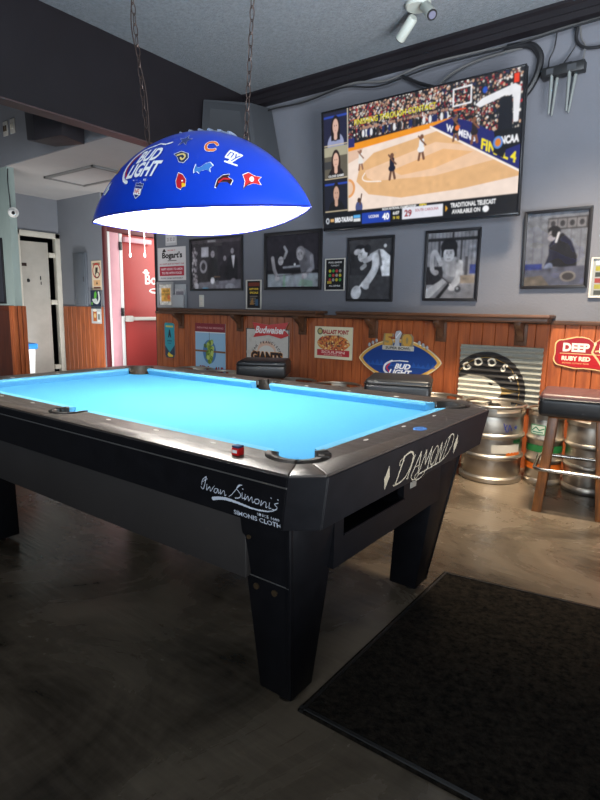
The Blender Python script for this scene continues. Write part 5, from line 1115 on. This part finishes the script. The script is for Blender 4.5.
# ------------------------------------------------------------------ floor mat
fm = thing('floor_mat', 'dark carpet floor mat with a rubber edge lying at the end of the pool table', 'floor mat', (1.7, 0.1, 0))
A_, B_, C2, D2 = (.985, -.466), (2.75, -.435), (2.75, .905), (.985, .632)
build('carpet', prism(NB(), [A_, B_, C2, D2], .0005, .009), M['carpet'], fm, smooth=False)
def edge(p, q, w_=.018):
    p, q = Vector((*p, 0)), Vector((*q, 0)); d = (q - p).normalized(); n = Vector((-d.y, d.x, 0)); a = p; 
    return hexa(NB(), [p + Vector((0, 0, .0005)), q + Vector((0, 0, .0005)), q + n * w_ + Vector((0, 0, .0005)), p + n * w_ + Vector((0, 0, .0005))], [p + n * .008 + Vector((0, 0, .011)), q + n * .008 + Vector((0, 0, .011)), q + n * w_ + Vector((0, 0, .012)), p + n * w_ + Vector((0, 0, .012))])
for p, q in ((A_, B_), (D2, A_), (C2, D2)): build('rubber_edge', edge(p, q), M['matedge'], fm, smooth=False)

# ------------------------------------------------------------------ ceiling spots
sp = thing('ceiling_spotlight', 'cream ceiling spotlight with two cylinder heads above the television', 'spotlight', (-0.02, 2.06, ZC))
bm = NB(); lathe(bm, [(0.0, ZC - .03), (.075, ZC - .03), (.085, ZC - .02), (.085, ZC - .001), (0, ZC - .001)], (.02, 2.06, 0), 28); build('base', bm, M['spotwhite'], sp)
def spot_head(p, aim, L_):
    p = Vector(p); d = (Vector(aim) - p).normalized(); a = p - d * .02; b = a + d * L_
    bm = NB(); tube(bm, [a, a + d * .01, b], [.026, .034, .034], 20); h = build('head', bm, M['spotwhite'], sp)
    bm = NB(); tube(bm, [b + d * .0005, b + d * .006], [.034, .034], 20); build('black_ring', bm, M['black'], h)
    bm = NB(); tube(bm, [b + d * .004, b + d * .009], .023, 18); build('lens', bm, M['lens'], h)
    bm = NB(); tube(bm, [p + Vector((0, 0, .0)) - d * .0 , Vector((p.x, p.y, ZC - .02))], .008, 8); build('arm', bm, M['silver'], sp)
spot_head((-.05, 2.12, ZC - .06), (-.385, 2.30, ZC - .25), .17)
spot_head((.085, 2.04, ZC - .05), (.34, 1.86, ZC - .36), .14)

# ------------------------------------------------------------------ router with antennas, cables
rt = thing('wireless_router', 'black wireless router with four grey antennas pointing down, on the wall right of the television', 'router', (.84, YW - .03, 2.79))
build('body', box(NB(), .705, .975, YW - .085, YW - .012, 2.735, 2.80, .008), M['black'], rt)
bm = NB(); box(bm, .80, .88, YW - .012, YW - .001, 2.76, 2.83, .002); build('wall_plate', bm, M['black'], rt)
for x, dx, yy in ((.775, .0, .075), (.80, -.016, .03), (.885, -.0, .075), (.915, -.025, .03)):
    bm = NB(); tube(bm, [(x, YW - yy, 2.745), (x + dx * .2, YW - yy, 2.70), (x + dx, YW - yy, 2.51), (x + dx, YW - yy, 2.50)], [.011, .012, .007, .004], 10); build('antenna', bm, M['antenna'], rt)
bm = NB(); box(bm, .74, .785, YW - .0865, YW - .0845, 2.75, 2.785); box(bm, .87, .925, YW - .0865, YW - .0845, 2.75, 2.785); build('vent', bm, M['speaker_grey'], rt)
def cable(label, pts, r, m, n=8):
    bm = NB(); tube(bm, spline(pts, n), r, 8); return tag(build('cable', bm, m), label, 'cable')
yc = YW - .03
cable('grey cable bundle running along the dark crown band', [(-2.0, yc - .02, 2.55), (-1.98, yc, 2.75), (-1.90, yc, 2.95), (-1.72, yc, 3.015), (-1.45, yc, 3.0), (-1.1, yc, 3.03), (-.8, yc, 3.045), (-.5, yc, 3.0), (-.2, yc, 3.04), (.2, yc, 3.035), (.5, yc, 3.02), (.8, yc, 3.04), (1.3, yc, 3.045)], .009, M['cable'])
cable('black cable sagging along the wall just below the grey bundle', [(-2.02, yc - .04, 2.5), (-1.96, yc - .03, 2.78), (-1.84, yc - .03, 2.98), (-1.3, yc - .03, 2.985), (-.9, yc - .03, 3.02), (-.55, yc - .03, 2.96), (-.1, yc - .03, 3.0), (.45, yc - .03, 3.0), (.9, yc - .03, 3.02), (1.4, yc - .03, 3.03)], .007, M['blackcable'])
cable('thick black cable looping down behind the right side of the television', [(.45, yc, 3.01), (.60, yc, 2.99), (.675, yc, 2.91), (.67, yc, 2.80), (.62, yc, 2.70), (.55, yc, 2.64)], .024, M['blackcable'])
cable('black cable looping over the top edge of the television', [(-.35, yc - .02, 2.99), (-.20, yc - .06, 2.90), (-.02, yc - .08, 2.82), (.08, yc - .08, 2.80)], .013, M['blackcable'])
cable('white cable arching above the top right of the television', [(-.05, yc - .06, 2.80), (.02, yc - .03, 2.90), (.2, yc, 2.97), (.45, yc, 2.985), (.6, yc, 2.985)], .009, M['cable'])
cable('thin black cable from the crown band to the left end of the router', [(.775, yc, 3.03), (.765, yc, 2.93), (.74, yc, 2.87), (.74, yc - .02, 2.81)], .0045, M['blackcable'])
cable('thin black cable from the crown band to the middle of the router', [(.89, yc, 3.03), (.90, yc, 2.93), (.87, yc, 2.87), (.835, yc - .02, 2.81)], .0045, M['blackcable'])
cable('black cable loop at the right of the router', [(.90, yc, 3.035), (.90, yc, 2.95), (.95, yc, 2.89), (1.05, yc, 2.87), (1.2, yc, 2.88)], .010, M['blackcable'])
cable('thin grey cable hanging straight down to the right end of the router', [(.915, yc, 3.03), (.93, yc, 2.95), (.955, yc, 2.90), (.955, yc - .01, 2.81)], .005, M['cable'])

# ------------------------------------------------------------------ speakers, plates, camera
spk = thing('wall_speaker', 'charcoal wedge speaker in the corner where the dark beam meets the television wall', 'speaker', (-1.9, 2.45, 2.9))
bm = NB(); lo = [(-2.045, 2.30, 2.66), (-1.72, 2.50, 2.66), (-1.72, 2.64, 2.66), (-2.045, 2.64, 2.66)]
hexa(bm, [(-2.04, 2.02, 2.52), (-1.70, 2.40, 2.52), (-1.60, 2.63, 2.52), (-2.04, 2.63, 2.52)], [(-2.04, 2.06, 3.0), (-1.80, 2.42, 3.03), (-1.72, 2.63, 3.02), (-2.04, 2.63, 3.0)], .008); build('cabinet', bm, M['speaker_grey'], spk)
bm = NB(); hexa(bm, [(-2.03, 2.012, 2.55), (-1.72, 2.36, 2.55), (-1.725, 2.37, 2.55), (-2.035, 2.022, 2.55)], [(-2.03, 2.05, 2.98), (-1.82, 2.385, 3.0), (-1.825, 2.395, 3.0), (-2.035, 2.06, 2.98)], .002); build('grille', bm, mat('speaker_cloth', S(46, 48, 52), 0.8), spk)
s2 = thing('ceiling_speaker', 'dark box speaker hanging behind the beam at the upper left', 'speaker', (-2.7, .95, 2.8))
bm = NB(); hexa(bm, [(-2.985, .93, 2.535), (-2.70, .84, 2.465), (-2.40, .90, 2.475), (-2.50, 1.16, 2.48), (-2.95, 1.165, 2.53)], [(-3.02, .93, 2.98), (-2.70, .83, 2.98), (-2.36, .90, 2.98), (-2.48, 1.16, 2.98), (-2.98, 1.165, 2.98)], .008); build('cabinet', bm, M['speaker'], s2)
bm = NB(); tube(bm, [(-2.69, .99, 2.98), (-2.69, .99, ZC - .002)], .03, 12); build('hanger', bm, M['black'], s2)
for x, lb in ((-3.815, 'left one of the two white switch plates beside the hanging speaker'), (-3.68, 'right one of the two white switch plates beside the hanging speaker')):
    p = thing('switch_plate', lb, 'switch plate', (x, 1.17, 2.826)); build('cover', box(NB(), x - .045, x + .045, 1.161, 1.169, 2.76, 2.89, .003), M['plate'], p)
    for k in (-.018, .018): build('toggle', box(NB(), x + k - .008, x + k + .008, 1.152, 1.162, 2.80, 2.85, .002), M['bolt'] if x < -3.7 else M['cream'], p)
cd = thing('security_camera', 'small white dome security camera on the pale pillar', 'security camera', (-3.9, 1.22, 2.0))
bm = NB(); tube(bm, [(-3.904, 1.225, 2.07), (-3.88, 1.225, 2.07)], .05, 20); build('mount', bm, M['white'], cd)
bm = NB(); sphere(bm, (-3.86, 1.20, 2.06), .040, 18, 12); ball = build('ball', bm, M['white'], cd)
bm = NB(); d = (CAM - Vector((-3.86, 1.20, 2.06))).normalized(); d = (d + Vector((.25, .12, -.05))).normalized(); sphere(bm, Vector((-3.86, 1.20, 2.06)) + d * .024, .021, 14, 10); build('lens', bm, M['blackgloss'], ball)
bm = NB(); tube(bm, spline([(-3.898, 1.20, 2.48), (-3.894, 1.19, 2.35), (-3.898, 1.20, 2.2), (-3.896, 1.20, 2.1)], 6), .005, 6); tag(build('cable', bm, M['blackcable']), 'thin black cable running down the edge of the pale pillar to the white camera', 'cable')
# dark framed board on the pillar
pb = thing('framed_board', 'dark framed board on the pale pillar at the left edge of the photo', 'board', (-4.2, 1.185, 1.5)); build('frame', box(NB(), -4.55, -4.08, 1.172, 1.189, 1.17, 1.83, .004), M['frame'], pb); build('face', box(NB(), -4.53, -4.095, 1.169, 1.173, 1.19, 1.81), mat('board_face', S(52, 54, 60), 0.3), pb)
# alcove: electrical panel, notices, bin
ep = thing('electrical_panel', 'grey electrical panel door on the alcove wall above the wainscot', 'electrical panel', (-4.64, 2.42, 1.48)); build('box', box(NB(), -4.785, -4.515, 2.385, 2.419, 1.155, 1.82, .004), M['greysteel'], ep); pd = build('panel_door', box(NB(), -4.765, -4.535, 2.378, 2.386, 1.175, 1.80, .003), M['greysteel'], ep); build('latch', box(NB(), -4.555, -4.545, 2.37, 2.379, 1.46, 1.52, .002), M['speaker_grey'], pd)
cv = Canvas(20, 35, 5, (214, 190, 160)); cv.rect(1, 19, 1, 34, (222, 204, 176)); cv.rect(2.5, 17.5, 2.4, 5.6, (150, 120, 90)); cv.ell(10, 12, 7.4, 8.2, (190, 50, 50), ring=1.5); cv.poly([(7, 16), (8, 8), (13, 8), (12.5, 12), (9, 16)], (60, 50, 46)); cv.ell(11, 17, 4, 3.4, (60, 50, 46), ring=1.2); cv.rect(3, 17, 23, 30, (220, 170, 120)); cv.poly([(8, 28), (10, 24), (12, 28)], (70, 60, 50)); cv.rect(3, 17, 31, 33, (110, 60, 50))
sheet('notice', 'cream warning notice with a red circle on the alcove wall by the red door', 'notice', -4.43, -4.225, 1.355, 1.71, cv, y=2.42)
cv = Canvas(22, 22, 5, (36, 44, 62)); cv.poly([(8, 4), (11, 1), (13, 5), (12, 11), (7, 11)], (90, 170, 60)); cv.line([(17, 3), (18, 12), (14, 17), (8, 16), (5, 13)], 3, (210, 212, 206), smooth=4); cv.ell(10, 14, 4, 3, (190, 196, 190)); cv.rect(1, 4, 16, 20, (90, 150, 60))
sheet('flyer', 'dark flyer with a green and white picture under the warning notice', 'flyer', -4.445, -4.225, 1.155, 1.352, cv, y=2.40)
cv = Canvas(22, 21, 5, (176, 178, 176)); cv.rect(0, 22, 0, 2.5, (60, 70, 76)); cv.rect(4, 12, 4, 18, (170, 90, 40)); cv.ell(8, 4.4, 4.4, 1.8, (226, 216, 200)); cv.ell(8, 11, 2.4, 3, (220, 180, 120)); cv.rect(13, 20, 6, 19, (206, 206, 200)); cv.rect(14, 19, 9, 16, (120, 124, 120))
sheet('flyer', 'pale flyer with a glass of beer, lowest on the alcove wall', 'flyer', -4.445, -4.235, .945, 1.15, cv, y=2.40)
BX, BY = -0.06, -0.11
bn = thing('waste_bin', 'white waste bin with a blue lid by the cream door', 'bin', (-4.62, 1.55, 0))
hexa_b = hexa(NB(), [(-4.66, 1.56, 0), (-4.46, 1.56, 0), (-4.46, 1.76, 0), (-4.66, 1.76, 0)], [(-4.69, 1.53, .655), (-4.43, 1.53, .655), (-4.43, 1.79, .655), (-4.69, 1.79, .655)], .012); bmesh.ops.translate(hexa_b, vec=(BX, BY, 0), verts=hexa_b.verts); build('body', hexa_b, M['white'], bn)
build('lid', box(NB(), -4.71 + BX, -4.41 + BX, 1.51 + BY, 1.81 + BY, .655, .72, .012), M['bluelid'], bn)
